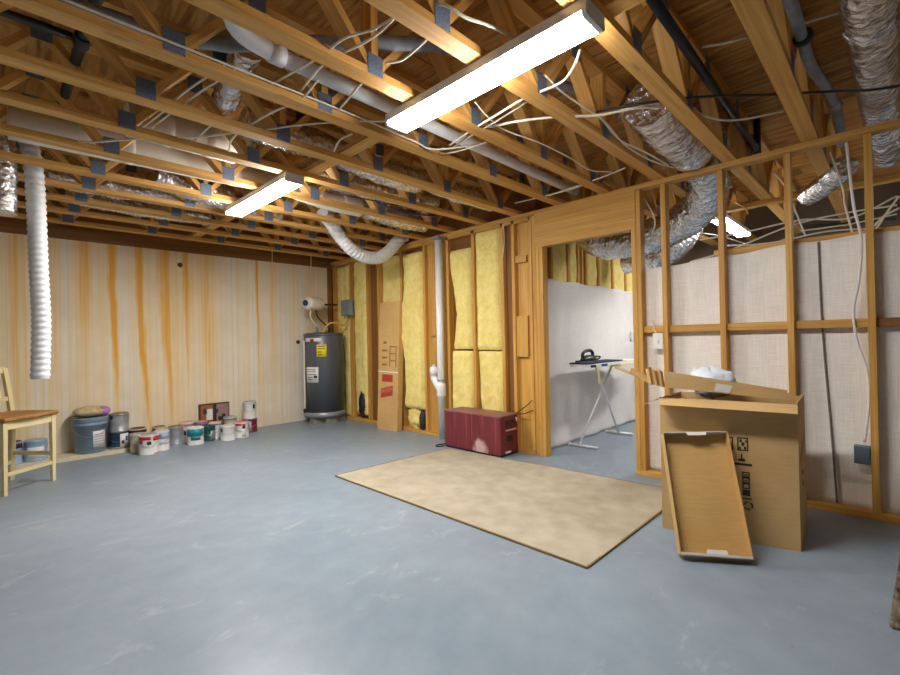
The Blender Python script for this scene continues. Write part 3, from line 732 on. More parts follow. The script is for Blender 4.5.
cable(zx(5.6, (800, 226), (840, 224), (897, 218)), 'dark cable bundle deep in the second room ceiling', .012, 'cable_black', group=g2)
cable(zx(5.0, (800, 231), (850, 224), (897, 214)), 'white cable middle of the second room tangle', .006, group=g2)
cable(zx(5.3, (690, 232), (720, 236), (760, 247), (785, 239)), 'white cable around the second room light', .006, group=g2)
cable(zx(4.0, (642, 196), (650, 208), (655, 222), (652, 234)), 'white cable hanging inside the first narrow stud bay', .006, group=g2)
# cable along the rightmost stud down to the blue box
cable([(XB-.02, .20, 2.39), (X1+.04, .185, 2.15), (X1+.03, .17, 1.95), (X1+.02, .14, 1.75), (X1+.02, .155, 1.5), (X1+.02, .185, 1.3), (X1+.02, .17, 1.1), (X1+.03, .13, .93), (X1+.03, .126, .7), (X1+.04, .15, .47)], 'grey cable running down the rightmost stud to the blue box', .008, 'dull_pvc', group=None)
cable([(X1+.02, 1.43, 1.30), (X1+.03, 1.42, 1.24), (X1+.03, 1.41, 1.19)], 'short white cable entering the light switch plate', .006, group=None)
cable([(X1-.002, 5.93, 2.36), (X1-.006, 5.96, 2.2), (X1-.006, 5.99, 2.05), (X1-.006, 5.96, 1.98)], 'white cable drooping down the studs above the grey breaker box', .006, group=None)
cable([(X1-.004, 2.93, 2.38), (X1-.006, 2.92, 2.2), (X1-.006, 2.95, 2.02)], 'white cable stapled on the stud above the red speaker', .006, group=None)

# ------------------------------------------------------------------ electrical bits
sw = thing('light_switch', 'white switch plate hanging under the blocking right of the doorway', 'switch', (X1+.02, 1.385, 1.055))
MB().box(X1+.012, X1+.022, 1.345, 1.425, 1.06, 1.19).build('cover_plate', 'label_white', sw, bevel=.003)
MB().box(X1+.005, X1+.012, 1.380, 1.390, 1.112, 1.136).build('toggle', 'dull_pvc', sw)
s2 = thing('wall_socket', 'small white socket on the sheeted wall beside the right door post', 'socket', (6.2, YS-.03, 1.1))
MB().box(6.16, 6.24, YS-.05, YS-.034, 1.12, 1.25).build('cover_plate', 'label_white', s2)
MB().box(6.185, 6.215, YS-.055, YS-.05, 1.15, 1.18).build('outlet', 'dull_pvc', s2); MB().box(6.185, 6.215, YS-.055, YS-.05, 1.19, 1.22).build('outlet', 'dull_pvc', s2)
jb = tag(MB().box(X1+.012, X1+.075, .122, .20, .335, .445).build('junction_box', 'box_blue_grey', bevel=.003), 'blue grey electrical box low on the rightmost stud', 'electrical box')
MB().box(X1+.006, X1+.012, .13, .192, .345, .435).build('cover', 'box_blue_grey', jb)
bb = tag(MB().box(X1-.085, X1-.002, 5.76, 5.965, 1.565, 1.80).build('breaker_box', 'breaker_grey', bevel=.004), 'grey metal breaker box on the studs by the water heater', 'electrical box')
MB().box(X1-.092, X1-.085, 5.77, 5.955, 1.58, 1.785).build('door', 'breaker_grey', bb)
MB().lathe([(.02, 0), (.022, .004), (.022, .02), (.015, .022)], (X1-.04, 5.90, 1.563), (0, 0, -1), 12).build('conduit_nut', 'bare_metal', bb)

# ------------------------------------------------------------------ water heater
hx, hy, hr = 3.49, 6.06, .283
wh = thing('water_heater', 'tall grey cylindrical water heater in the corner', 'water heater', (hx, hy, 0))
MB().lathe([(hr, .155), (hr, 1.27), (hr-.004, 1.275)], (hx, hy, 0), seg=48).build('tank', 'heater_grey', wh)
MB().lathe([(hr+.004, 1.268), (hr+.004, 1.295), (hr-.03, 1.31), (.02, 1.325)], (hx, hy, 0), seg=48).build('top_cover', 'heater_grey', wh)
MB().lathe([(hr+.02, .10), (hr+.02, .14), (hr+.004, .165), (hr, .17)], (hx, hy, 0), seg=48).build('drain_pan', 'heater_trim', wh)
for k in range(3):
    an = math.radians(205+k*55); cx, cy = hx+.2*math.cos(an), hy+.2*math.sin(an)
    MB().box(cx-.08, cx+.08, cy-.06, cy+.06, 0, .10).build('support_block', 'cement_block', wh)
def on_cyl(a0, a1, z0, z1, mat, name, par, r=hr+.0025, th=.001):
    m = MB(); m.sheet(lambda u, v: (hx+r*math.cos(a0+(a1-a0)*u), hy+r*math.sin(a0+(a1-a0)*u), z0+(z1-z0)*v), 8, 1)
    return m.build(name, mat, par, solid=th)
ca = math.atan2(-hy, -hx)        # angle facing the camera
d_ = math.radians
on_cyl(ca-d_(62), ca-d_(5), 1.185, 1.235, 'label_white', 'brand_strip', wh)
on_cyl(ca-d_(40), ca-d_(28), 1.185, 1.222, 'logo_red', 'emblem', wh, hr+.004)
yl = on_cyl(ca-d_(20), ca+d_(8), .965, 1.14, 'label_yellow', 'energy_label', wh)
for z in (1.105, 1.075, 1.03, .99): on_cyl(ca-d_(16), ca+d_(3 if z > 1.05 else -6), z, z+.012, 'print_dark', 'print_line', yl, hr+.004)
wl = on_cyl(ca-d_(58), ca-d_(16), .60, .82, 'label_white', 'rating_label', wh)
for z in (.78, .75, .71, .67, .64): on_cyl(ca-d_(53), ca-d_(34 if z < .7 else 24), z, z+.010, 'print_dark', 'print_line', wl, hr+.004)
on_cyl(ca-d_(30), ca-d_(20), .665, .70, 'print_dark', 'print_block', wl, hr+.004)
fr = V((math.cos(ca-d_(66)), math.sin(ca-d_(66)), 0))
p = V((hx, hy, 0))+fr*(hr+.016)
MB().tube([p+V((0, 0, .19)), p+V((0, 0, .7)), p+V((0, 0, 1.20))], .011, 8).build('overflow_pipe', 'tank_white', wh)
MB().lathe([(.018, 0), (.018, .05), (.03, .052), (.03, .06)], p+V((-.01, 0, .20)), (-.3, -1, 0), 12).build('drain_valve', 'black_plastic', wh)
for k, (dx, dy) in enumerate(((-.1, .0), (.11, .02))):
    MB().lathe([(.026, 1.31), (.026, 1.345), (.013, 1.35), (.013, 1.40)], (hx+dx, hy+dy, 0), seg=12).build('pipe_nipple', 'copper' if k else 'bare_metal', wh)
cable([V((hx-.08, hy-.14, 1.31)), V((hx-.06, hy-.15, 1.37)), V((hx+.02, hy-.16, 1.45)), V((hx+.14, hy-.19, 1.45)), V((X1-.12, 5.87, 1.42)), V((X1-.055, 5.88, 1.47)), V((X1-.04, 5.90, 1.555))], 'tan flexible cable from the heater top to the breaker box', .013, 'cable_yellow', group=None)
for (px_, py_, lab) in ((298, 342, 'small dark fitting on the stained wall just left of the water heater'), (180, 265, 'small dark plug high on the stained wall among the orange streaks')):
    q = aty(px_, py_, Y1-.001); tag(MB().lathe([(.030, 0), (.028, .012), (.012, .016)], q, (0, -1, 0), 12).build('wall_plug', 'lid_rust'), lab, 'fitting')
# expansion tank
et = thing('expansion_tank', 'small white expansion tank with blue end above the water heater', 'tank', (3.42, 6.06, 1.66))
ec, ea = V((3.19, 5.96, 1.735)), V((.94, .34, 0)).normalized()
MB().lathe([(.05, -.035), (.088, -.02), (.10, .02), (.10, .23), (.085, .265), (.02, .28)], ec, ea, 28).build('shell', 'tank_white', et)
MB().lathe([(.034, -.055), (.042, -.05), (.042, -.03)], ec, ea, 20).build('end_plug', 'tank_blue', et)
b_ = ec+ea*.28
MB().tube([b_, b_+ea*.10, (X1-.08, 6.10, 1.74)], .014, 8, smooth=False).build('pipe', 'copper', et)
MB().tube([ec+ea*.07+V((0, 0, -.09)), ec+ea*.06+V((.0, .0, -.2)), (hx-.1, hy-.03, 1.385)], .012, 8).build('riser', 'tank_white', et)
MB().tube([ec+ea*.17+V((0, 0, -.09)), ec+ea*.22+V((0, 0, -.2)), (hx+.11, hy+.02, 1.385)], .011, 8).build('riser', 'copper', et)

# ------------------------------------------------------------------ carton leaning by the studs
def frame(o, ex, ey, ez): return lambda u, v, w: V(o)+V(ex)*u+V(ey)*v+V(ez)*w
lc0 = V((3.640, 4.975, .0)); wv = V((.03, -.385, 0)); upv = V((.075, -.01, 1.69)); dep = V((.088, .008, 0))
lc = thing('long_carton', 'tall flat brown carton leaning against the insulated studs', 'carton', lc0)
P = [lc0, lc0+wv, lc0+wv+dep, lc0+dep]; P += [q+upv for q in P]
P[2].z = max(0, P[2].z)+.0; P[3].z = max(0, P[3].z)+.0
MB().hexa(P).build('carton_body', 'cardboard_brown', lc, bevel=.003)
nrm = wv.cross(upv).normalized()
if nrm.x > 0: nrm = -nrm
def lcp(u, v): return lc0+wv*u+upv*v
def mark(par, fn, u0, u1, v0, v1, mat, name='print', nrm=nrm, th=.0012, skew=0):
    m = MB(); q = [fn(u0, v0), fn(u1, v0+skew), fn(u1, v1+skew), fn(u0, v1)]
    m.hexa([a+nrm*.0004 for a in q]+[a+nrm*th for a in q]); return m.build(name, mat, par)
mark(lc, lcp, .20, .74, .375, .432, 'print_red', 'red_block')
mr = mark(lc, lcp, .16, .75, .245, .322, 'print_red', 'red_block', skew=.028)
for k in range(7):
    u = .20+k*.075
    mark(mr, lcp, u, u+.018, .278+k*.0035, .325+k*.0035, 'print_pale_red', 'letter_stroke', th=.002)
    if k % 2 == 0: mark(mr, lcp, u, u+.05, .296+k*.0035, .306+k*.0035, 'print_pale_red', 'letter_stroke', th=.0021)
mark(lc, lcp, 0.0, 1.0, .452, .461, 'tape_white', 'strap', skew=-.008)
for k in range(3):
    v = .49+k*.055
    mark(lc, lcp, .56, .60, v, v+.145 if k == 0 else v+.05, 'print_rust', 'outline'); mark(lc, lcp, .86, .90, v, v+.05, 'print_rust', 'outline')
    mark(lc, lcp, .56, .90, v+.045, v+.053, 'print_rust', 'outline'); mark(lc, lcp, .18, .44, v+.012, v+.026, 'print_rust', 'text_line')
mark(lc, lcp, .24, .40, .672, .690, 'print_rust', 'text_line')

# torn debris at the foot of the wall
def torn(d): return 1+.5*noise.noise(d*2.3+V((4, 2, 1)))+.25*noise.noise(d*6)
scr = MB().ball((X1+.035, 4.44, .17), .05, .13, .15, 24, 16, fn=torn); scr.build('insulation_scrap', 'fibreglass'); tag(bpy.data.objects['insulation_scrap'], 'torn tuft of yellow insulation under the bulging batt', 'insulation')
def torn2(d): return 1+.6*noise.noise(d*3.3+V((9, 2, 5)))+.3*noise.noise(d*9)
tag(MB().ball((X1-.005, 4.265, .165), .03, .045, .12, 18, 14, fn=torn2).build('plastic_scrap', 'dark_grey_plastic'), 'crumpled black plastic scrap stuffed at the foot of the bulging batt', 'scrap')
tag(MB().ball((X1-.012, 5.58, .26), .016, .075, .15, 18, 14, fn=torn2).build('plastic_scrap', 'dark_grey_plastic'), 'torn black backing hanging from the batt next to the water heater', 'scrap')

# ------------------------------------------------------------------ red speaker
sp = thing('speaker_cabinet', 'dark red wooden speaker cabinet on the floor against the studs', 'speaker', (3.655, 3.15, 0))
sx0, sx1, sy0, sy1, sh = 3.498, 3.790, 2.770, 3.545, .405
o = MB().box(sx0+.004, sx1, sy0+.004, sy1, .022, sh-.012).build('cabinet', 'red_veneer', sp, bevel=.004); world_origin_off = None
MB().box(sx0, sx0+.006, sy0+.39, sy1, .02, sh-.008).build('front_panel', 'red_veneer', sp, bevel=.002)
MB().box(sx0, sx0+.006, sy0, sy0+.385, .02, sh-.008).build('front_panel', 'red_veneer_scuffed', sp, bevel=.002)
MB().box(sx0-.002, sx1+.002, sy0-.002, sy1, sh-.012, sh).build('top_panel', 'red_top', sp, bevel=.003)
MB().box(sx0+.01, sx1-.01, sy0+.01, sy1-.01, 0, .022).build('plinth', 'black_plastic', sp)
def side(x0, x1, z0, z1, mat, name, d=.004): return MB().box(x0, x1, sy0-d, sy0+.006, z0, z1).build(name, mat, sp)
side(sx0+.09, sx1-.04, .285, .350, 'black_plastic', 'upper_vent'); side(sx0+.09, sx1-.04, .250, .262, 'can_pink', 'vent_lip', .012)
side(sx0+.11, sx1-.10, .145, .205, 'black_plastic', 'lower_vent'); side(sx0+.08, sx0+.16, .030, .048, 'label_white', 'maker_plate', .005)
for k in range(3): side(sx0+.10, sx1-.05, .293+k*.02, .299+k*.02, 'can_crimson', 'louvre', .008)
side(sx1-.035, sx1-.02, .33, .37, 'label_white', 'tag', .005)
cable([(3.62, 3.55, .12), (3.60, 3.60, .15), (3.585, 3.61, .1), (3.57, 3.60, .02), (3.50, 3.64, .008), (3.43, 3.62, .008), (3.44, 3.57, .008), (3.50, 3.55, .010)], 'black power cord curled on the floor left of the red speaker', .006, 'cable_black', group=None)
cable([(3.80, 2.80, .40), (3.81, 2.74, .44), (3.815, 2.66, .50), (3.80, 2.60, .545)], 'black wire rising from the back of the red speaker', .005, 'cable_black', group=None)
cable([(3.80, 2.83, .41), (3.80, 2.72, .40), (3.805, 2.64, .43), (3.80, 2.59, .45)], 'copper coloured wire behind the red speaker corner', .005, 'copper', group=None)

# ------------------------------------------------------------------ rug
rg = MB()
A, B, C_, D = (2.105, 3.50), (3.44, 3.44), (3.60, 1.12), (2.102, 1.129)
def rugp(u, v):
    a = V((*A, 0)).lerp(V((*B, 0)), u); b = V((*D, 0)).lerp(V((*C_, 0)), u); q = a.lerp(b, v)
    q.z = .011+noise.noise(V((q.x*3, q.y*3, 0)))*.0016; return q
rg.sheet(rugp, 40, 60, flip=True)
ro = rg.build('carpet_piece', 'carpet_beige'); tag(ro, 'beige carpet piece lying flat on the concrete floor', 'carpet')
def edge(pa, pb): 
    m = MB(); m.beam((*pa, .0055), (*pb, .0055), .012, .011, (0, 0, 1)); return m
for pa, pb in ((A, D), (D, C_), (C_, B), (B, A)): edge(pa, pb).build('bound_edge', 'carpet_edge', ro)

# ------------------------------------------------------------------ big open carton
bA, bB, bC = V((2.86, 1.03, 0)), V((3.022, .378, 0)), V((3.46, .40, 0)); bD = bA+(bC-bB)
HB = .785; tk = .006
bc = thing('moving_box', 'large open brown cardboard box standing in front of the studs', 'cardboard box', ((bA+bC)/2).to_tuple())
def panel(p, q, h0, h1, name, inner):
    p, q = V(p), V(q); n_ = V((q.y-p.y, p.x-q.x, 0)).normalized()
    if n_.dot(V(inner)-p) < 0: n_ = -n_
    m = MB(); b = [p, q, q+n_*tk, p+n_*tk]
    m.hexa([v+V((0, 0, h0)) for v in b]+[v+V((0, 0, h1)) for v in b]); return m.build(name, 'cardboard', bc)
ctr = (bA+bC)/2
fpan = panel(bA, bB, 0, HB, 'front_wall', ctr); spn = panel(bB, bC, 0, HB+.01, 'side_wall', ctr); panel(bC, bD, 0, HB, 'back_wall', ctr); panel(bD, bA, 0, HB, 'side_wall', ctr)
m = MB(); q = [bA, bB, bC, bD]; c4 = [v.lerp(ctr, .012) for v in q]; m.hexa([v+V((0, 0, .001)) for v in c4]+[v+V((0, 0, .006)) for v in c4]); m.build('bottom', 'cardboard', bc)
fdir = (bB-bA).normalized(); fn_ = V((fdir.y, -fdir.x, 0)); 
if fn_.dot(-ctr) < 0: fn_ = -fn_
def flap(p, q, out, drop, name, taper=.0, mat='cardboard', th=.004):
    p, q, out = V(p), V(q), V(out); d = (q-p).normalized(); e = out+V((0, 0, drop)); n_ = d.cross(e).normalized()*th
    m = MB(); b = [p, q, q+e-d*taper, p+e+d*taper]
    m.hexa([v for v in b]+[v+n_ for v in b]); return m.build(name, mat, bc)
zt = V((0, 0, HB))
flap(bA+zt+V((0, 0, .012))+fn_*.002, bB+zt+fn_*.002, fn_*.10, -.035, 'front_flap', .012)
flap(bA+zt, bA+zt+(bD-bA)*.75, (bA-bB).normalized()*.10, -.045, 'side_flap', .02)
flap(bC+zt, bD+zt, -fn_*.12, -.10, 'back_flap', .02)
sn = V(((bC-bB).y, -(bC-bB).x, 0)).normalized()
if sn.dot(bB-bA) < 0: sn = -sn
def bfp(u, v): return bA+(bB-bA)*u+V((0, 0, v))
def bmark(u0, u1, v0, v1, name='print_mark', par=fpan): return mark(par, bfp, u0, u1, v0, v1, 'print_dark', name, nrm=fn_, th=.001)
def icon(u0, u1, v0, v1):
    t = .007; tu = t/.67
    bmark(u0, u1, v1-t, v1, 'icon_frame'); bmark(u0, u1, v0, v0+t, 'icon_frame'); bmark(u0, u0+tu, v0, v1, 'icon_frame'); bmark(u1-tu, u1, v0, v1, 'icon_frame')
icon(.588, .666, .512, .587); icon(.476, .560, .512, .585)
for a, b, c, d in ((.604, .622, .560, .576), (.618, .640, .540, .560), (.600, .615, .522, .534), (.634, .652, .520, .536), (.644, .656, .560, .572), (.500, .535, .53, .565)): bmark(a, b, c, d, 'icon_glyph')
bmark(.592, .640, .452, .468, 'icon_glyph'); bmark(.612, .622, .468, .496, 'icon_glyph')
bmark(.50, .689, .430, .443, 'print_bar')
for k in range(3): icon(.617, .671, .300+k*.032, .332+k*.032)
bmark(.617, .671, .262, .296, 'print_block'); bmark(.634, .654, .374, .382, 'icon_glyph'); bmark(.634, .652, .342, .350, 'icon_glyph')
bmark(.62, .683, .243, .250, 'print_bar')
ic = V(bfp(.655, .208)); m = MB()
for k in range(3):
    a0 = math.radians(90+120*k); pts = [ic+fn_*.0012+fdir*(.020*math.cos(a0+j*.3))+V((0, 0, .020*math.sin(a0+j*.3))) for j in range(6)]
    m.tube(pts, .004, 6)
m.build('recycling_symbol', 'print_dark', fpan)
def sfp(u, v): return bB+(bC-bB)*u+V((0, 0, v))
mark(spn, sfp, .25, .75, .46, .475, 'print_dark', 'print_mark', nrm=sn, skew=.09)
for v in (.36, .30): mark(spn, sfp, .42, .56, v, v+.03, 'print_dark', 'print_mark', nrm=sn)

# lid tray lying slantwise on top of the big box
lt = thing('flattened_carton', 'flattened carton lid with torn end lying across the top of the big box', 'cardboard box', (2.9, .85, .80))
lr = V((3.06, .40, .80)); ll = V((2.813, .978, .862)); ld = (lr-ll)
back = V((.13, .045, 0)); up = V((.0, .0, .085))
def slab(P4, th, name, mat, par):
    P4 = [V(p) for p in P4]; n_ = (P4[1]-P4[0]).cross(P4[3]-P4[0]).normalized()*th
    m = MB(); m.hexa(P4+[p+n_ for p in P4]); return m.build(name, mat, par)
slab([ll, lr, lr+back, ll+back], .004, 'base', 'cardboard_inside', lt)
fw = slab([ll, lr, lr+up*.45, ll+up+V((.0, -.01, .01))], .004, 'front_wall', 'cardboard', lt)
slab([ll+back, lr+back, lr+back+up*.5, ll+back+up], .004, 'back_wall', 'cardboard_inside', lt)
lnm = ld.cross(up).normalized()
if lnm.dot(-ll) < 0: lnm = -lnm
m = MB(); a = ll.lerp(lr, .40)+up*.08; b = ll.lerp(lr, .52)+up*.05
q = [a+lnm*.005, b+lnm*.005, b+up*.52+lnm*.005+ld*.03, a+up*.55+lnm*.005+ld*.02]; m.hexa(q+[v+lnm*.001 for v in q]); m.build('pale_label', 'grey_flap', fw)
lu = -ld.normalized()
zg = [ll+lnm*.004+lu*.002]
for k in range(1, 7): zg.append(ll+lu*(.002+.015*k)+lnm*(.026 if k % 2 else .004)+V((0, 0, .002*k)))
m = MB(); o_ = 0
for k, (a, b) in enumerate(zip(zg, zg[1:])):
    t_ = up*(1.12+.10*math.sin(k*2.1)); n_ = V(((b-a).y, -(b-a).x, 0)).normalized()*.003
    m.hexa([a, b, b+n_, a+n_, a+t_+lu*.012, b+t_+lu*.016, b+n_+t_+lu*.016, a+n_+t_+lu*.012])
m.build('folded_end', 'cardboard_inside', lt)
tip = ll+lu*.29+V((.02, 0, .085))
slab([ll+lu*.01, tip, tip+back*.35+V((0, 0, .008)), ll+lu*.01+back], .004, 'torn_tongue', 'cardboard', lt)
slab([ll+lu*.07+V((0, 0, .006)), ll+lu*.20+V((.01, 0, .07)), ll+lu*.19+back*.7+V((.0, 0, .09)), ll+lu*.07+back+V((0, 0, .03))], .004, 'torn_tongue', 'cardboard_inside', lt)

# plastic bag in the box
def crump(d): return 1+.20*noise.noise(d*2.4+V((1, 7, 3)))+.11*noise.noise(d*6)+.05*noise.noise(d*13)
tag(MB().ball((3.17, .83, .872), .10, .135, .095, 40, 26, fn=crump).build('plastic_bag', 'bag_film'), 'crumpled whitish plastic bag sticking out of the big box', 'bag')

# ------------------------------------------------------------------ tray leaning on the box
tr = thing('carton_tray', 'shallow cardboard tray leaning against the front of the big box', 'cardboard tray', (2.63, .685, 0))
tb0, tb1 = V((2.545, .838, .012)), V((2.725, .560, .012))          # bottom corners of the back panel's front face
tt0, tt1 = V((2.748, .985, .588)), V((2.925, .705, .602))
tn = (tb1-tb0).cross(tt0-tb0).normalized()
if tn.dot(-tb0) < 0: tn = -tn
_n0 = (tb1-tb0).cross(tt0-tb0).normalized(); tt1 = tt1-_n0*(tt1-tb0).dot(_n0)
dpt = .062
bkp = slab([tb0-tn*.0, tb1, tt1, tt0], .004, 'back_panel', 'cardboard_inside', tr)
def rim(a, b, name, mat, depth=dpt, lean=V((0, 0, 0))):
    return slab([a, b, b+tn*depth+lean, a+tn*depth+lean], .004, name, mat, tr)
rim(tb1, tt1, 'right_rim', 'cardboard_inside'); rim(tt0, tb0, 'left_rim', 'cardboard'); 
trm = rim(tt1, tt0, 'top_rim', 'grey_flap'); brm = rim(tb0, tb1, 'bottom_rim', 'cardboard')
e = tn*dpt
lip = (tt0-tb0).normalized()
slab([tb0+e, tb1+e, tb1+e+lip*.012, tb0+e+lip*.012], .003, 'bottom_lip', 'grey_flap', tr)
slab([tb0.lerp(tb1, .36)+e*.96, tb0.lerp(tb1, .68)+e*.96, tb0.lerp(tb1, .66)+e*.96+lip*.032, tb0.lerp(tb1, .38)+e*.96+lip*.032], .003, 'white_tab', 'label_white', brm)
slab([tt0.lerp(tt1, .36)+e, tt0.lerp(tt1, .68)+e, tt0.lerp(tt1, .66)+e-lip*.016, tt0.lerp(tt1, .38)+e-lip*.016], .003, 'white_tab', 'label_white', trm)

# ------------------------------------------------------------------ ironing board
ib = thing('ironing_board', 'folding ironing board with white crossed legs in the doorway room', 'ironing board', (5.0, 2.43, 0))
yb = 2.355
def board_outline(x):      # half width along the board
    t = (x-4.24)/1.51
    return .155*min(1, max(.0, t*9)) ** .5*(1 if t < .62 else max(.18, 1-((t-.62)/.38) ** 1.8*.72))
m = MB(); xs = [4.24+1.51*i/28 for i in range(29)]
rings = []
for x in xs:
    h = max(.02, board_outline(x)); rings.append([(x, yb-h, .858), (x, yb+h, .858), (x, yb+h, .885), (x, yb-h, .885)])
m.ring_loft(rings, sm=False); bt = m.build('board_top', 'ironing_cloth', ib)
m = MB(); rings = []
for x in [4.95+.72*i/14 for i in range(15)]:
    h = board_outline(x)+.004; rings.append([(x, yb-h, .832), (x, yb+h*.6, .832), (x, yb+h*.6, .857), (x, yb-h, .857)])
m.ring_loft(rings, sm=False); m.build('padding_fold', 'ironing_yellow', bt)
for (x0, x1, mt) in ((4.27, 4.36, 'navy_cloth'), (4.50, 4.62, 'blue_cloth')):
    MB().box(x0, x1, yb-.165, yb-.152, .858, .884).build('cloth_patch', mt, bt)
MB().tube([(4.40, yb-.16, .862), (4.415, yb-.165, .78), (4.42, yb-.163, .72), (4.43, yb-.165, .68)], .010, 6).build('tie_strap', 'ironing_yellow', bt)
for x0, x1, nm in ((4.405, 5.14, 'a'), (5.285, 4.63, 'b')):
    lg = MB(); off = .018 if nm == 'a' else -.018
    lg.tube([(x0, yb+.05+off, .02), (x1, yb+off, .855)], .0125, 10, smooth=False); lo = lg.build('leg', 'board_white_metal', ib)
    MB().tube([(x0, yb-.135, .016), (x0, yb+.18, .016)], .0145, 10, smooth=False).build('foot_bar', 'board_white_metal', lo)
    for yy in (yb-.14, yb+.172): MB().lathe([(.016, 0), (.016, .02)], (x0, yy, .016), (0, 1, 0), 10).build('foot_cap', 'label_white', lo)
MB().tube([(5.68, yb-.05, .872), (5.84, yb-.04, .885), (5.92, yb, .888), (5.84, yb+.04, .885), (5.68, yb+.05, .872)], .006, 8).build('iron_rest', 'bare_metal', ib)
tag(MB().box(4.30, 5.15, yb-.10, yb+.11, .886, .902).build('folded_cloth', 'navy_cloth', bevel=.005), 'navy folded cloth lying on the ironing board', 'cloth')
ir = thing('clothes_iron', 'black clothes iron lying on the navy cloth', 'iron', (4.68, yb, .903))
m = MB(); out = [(-.13, .05), (-.14, .0), (-.13, -.05), (.0, -.058), (.10, -.035), (.155, 0), (.10, .035), (.0, .058)]
m.ring_loft([[(4.68-x*s_, yb+y*s_, z) for x, y in out] for s_, z in ((1, .903), (1, .915))], sm=False); m.build('sole_plate', 'steel_sole', ir)
m = MB(); m.ring_loft([[(4.68-x*s_+dx, yb+y*s_, z) for x, y in out] for s_, z, dx in ((.98, .915, 0), (.9, .945, .005), (.62, .965, .02), (.3, .975, .03))]); m.build('body', 'black_plastic', ir)
m = MB(); m.tube([(4.80, yb, .955), (4.80, yb, 1.0), (4.74, yb, 1.025), (4.64, yb, 1.018), (4.58, yb, .985), (4.58, yb, .95)], .017, 10); m.build('handle', 'black_plastic', ir)
ir.location.x -= .19
cable([(4.63, yb, .96), (4.71, yb-.04, .95), (4.74, yb+.03, .912), (4.66, yb+.09, .910), (4.50, yb+.09, .912), (4.40, yb+.085, .912)], 'black iron cord bunched on the ironing board', .008, 'cable_black', group=None)

# ------------------------------------------------------------------ chair
ch = thing('wooden_chair', 'cream painted chair with a brown wooden seat at the left edge', 'chair', (.14, 5.34, 0))
cN, cR = V((.078, 5.060, 0)), V((.388, 5.314, 0)); cf = (cR-cN); cp = V((-cf.y, cf.x, 0))*.98; cB, cL = cR+cp, cN+cp
SH = .598
fu = cf.normalized(); bu = cp.normalized()
def leg(b, top, w=.036, w2=.028, nm='leg'):
    m = MB(); b, top = V(b), V(top)
    lo = [b+fu*sx*w2/2+bu*sy*w2/2 for sx, sy in ((-1, -1), (1, -1), (1, 1), (-1, 1))]; hi = [top+fu*sx*w/2+bu*sy*w/2 for sx, sy in ((-1, -1), (1, -1), (1, 1), (-1, 1))]
    m.hexa(lo+hi, L=2); return m.build(nm, 'cream_paint_wood', ch, bevel=.002)
leg(cN, cN+V((0, 0, SH-.02))); leg(cR, cR+V((0, 0, SH-.02)))
tilt = bu*.07
def rear(b):
    pts = [(b+bu*.02, 0), (b, .3), (b, SH), (b+bu*.02, SH+.14), (b+tilt, SH+.40)]
    m = MB(); rings = []
    for p, z in pts:
        w, d = .019, .017; rings.append([V(p)+V((0, 0, z))+fu*sx*w+bu*sy*d for sx, sy in ((-1, -1), (1, -1), (1, 1), (-1, 1))])
    m.ring_loft(rings, sm=False, uvs=.3); return m.build('rear_leg', 'cream_paint_wood', ch, bevel=.002)
rear(cB); rear(cL)
m = MB(); c0 = (cN+cB)/2
seat = [cN-fu*.025-bu*.04, cR+fu*.025-bu*.04, cB+fu*.015+bu*.0, cL-fu*.015+bu*.0]
seat2 = [seat[0], cN+cf*.5-bu*.055, seat[1], (cR+cB)/2+fu*.03, seat[2], seat[3], (cN+cL)/2-fu*.03]
m.ring_loft([[p.lerp(c0, k)+V((0, 0, z)) for p in seat2] for k, z in ((.05, SH-.012), (0, SH), (0, SH+.012), (.03, SH+.022))], sm=False); m.build('seat', 'seat_wood', ch, bevel=.003)
def rail(a, b, z, h, t=.018, nm='apron'):
    return MB().beam(V(a)+V((0, 0, z)), V(b)+V((0, 0, z)), h, t, (0, 0, 1)).build(nm, 'cream_paint_wood', ch)
for a, b in ((cN, cR), (cR, cB), (cB, cL), (cL, cN)): rail(a, b, SH-.045, .062)
rail(cN, cR, .165, .030, nm='stretcher'); rail(cR, cB, .245, .032, nm='stretcher'); rail(cB, cL, .165, .03, nm='stretcher'); rail(cL, cN, .245, .032, nm='stretcher')
rail(cB+tilt*.98, cL+tilt*.98, SH+.385, .055, .02, 'top_rail'); rail(cB+tilt*.3, cL+tilt*.3, SH+.13, .035, .018, 'lower_rail')
for k in range(1, 5):
    b = cB.lerp(cL, k/5); MB().beam(b+tilt*.3+V((0, 0, SH+.13)), b+tilt*.95+V((0, 0, SH+.37)), .034, .012, fu).build('back_slat', 'cream_paint_wood', ch)

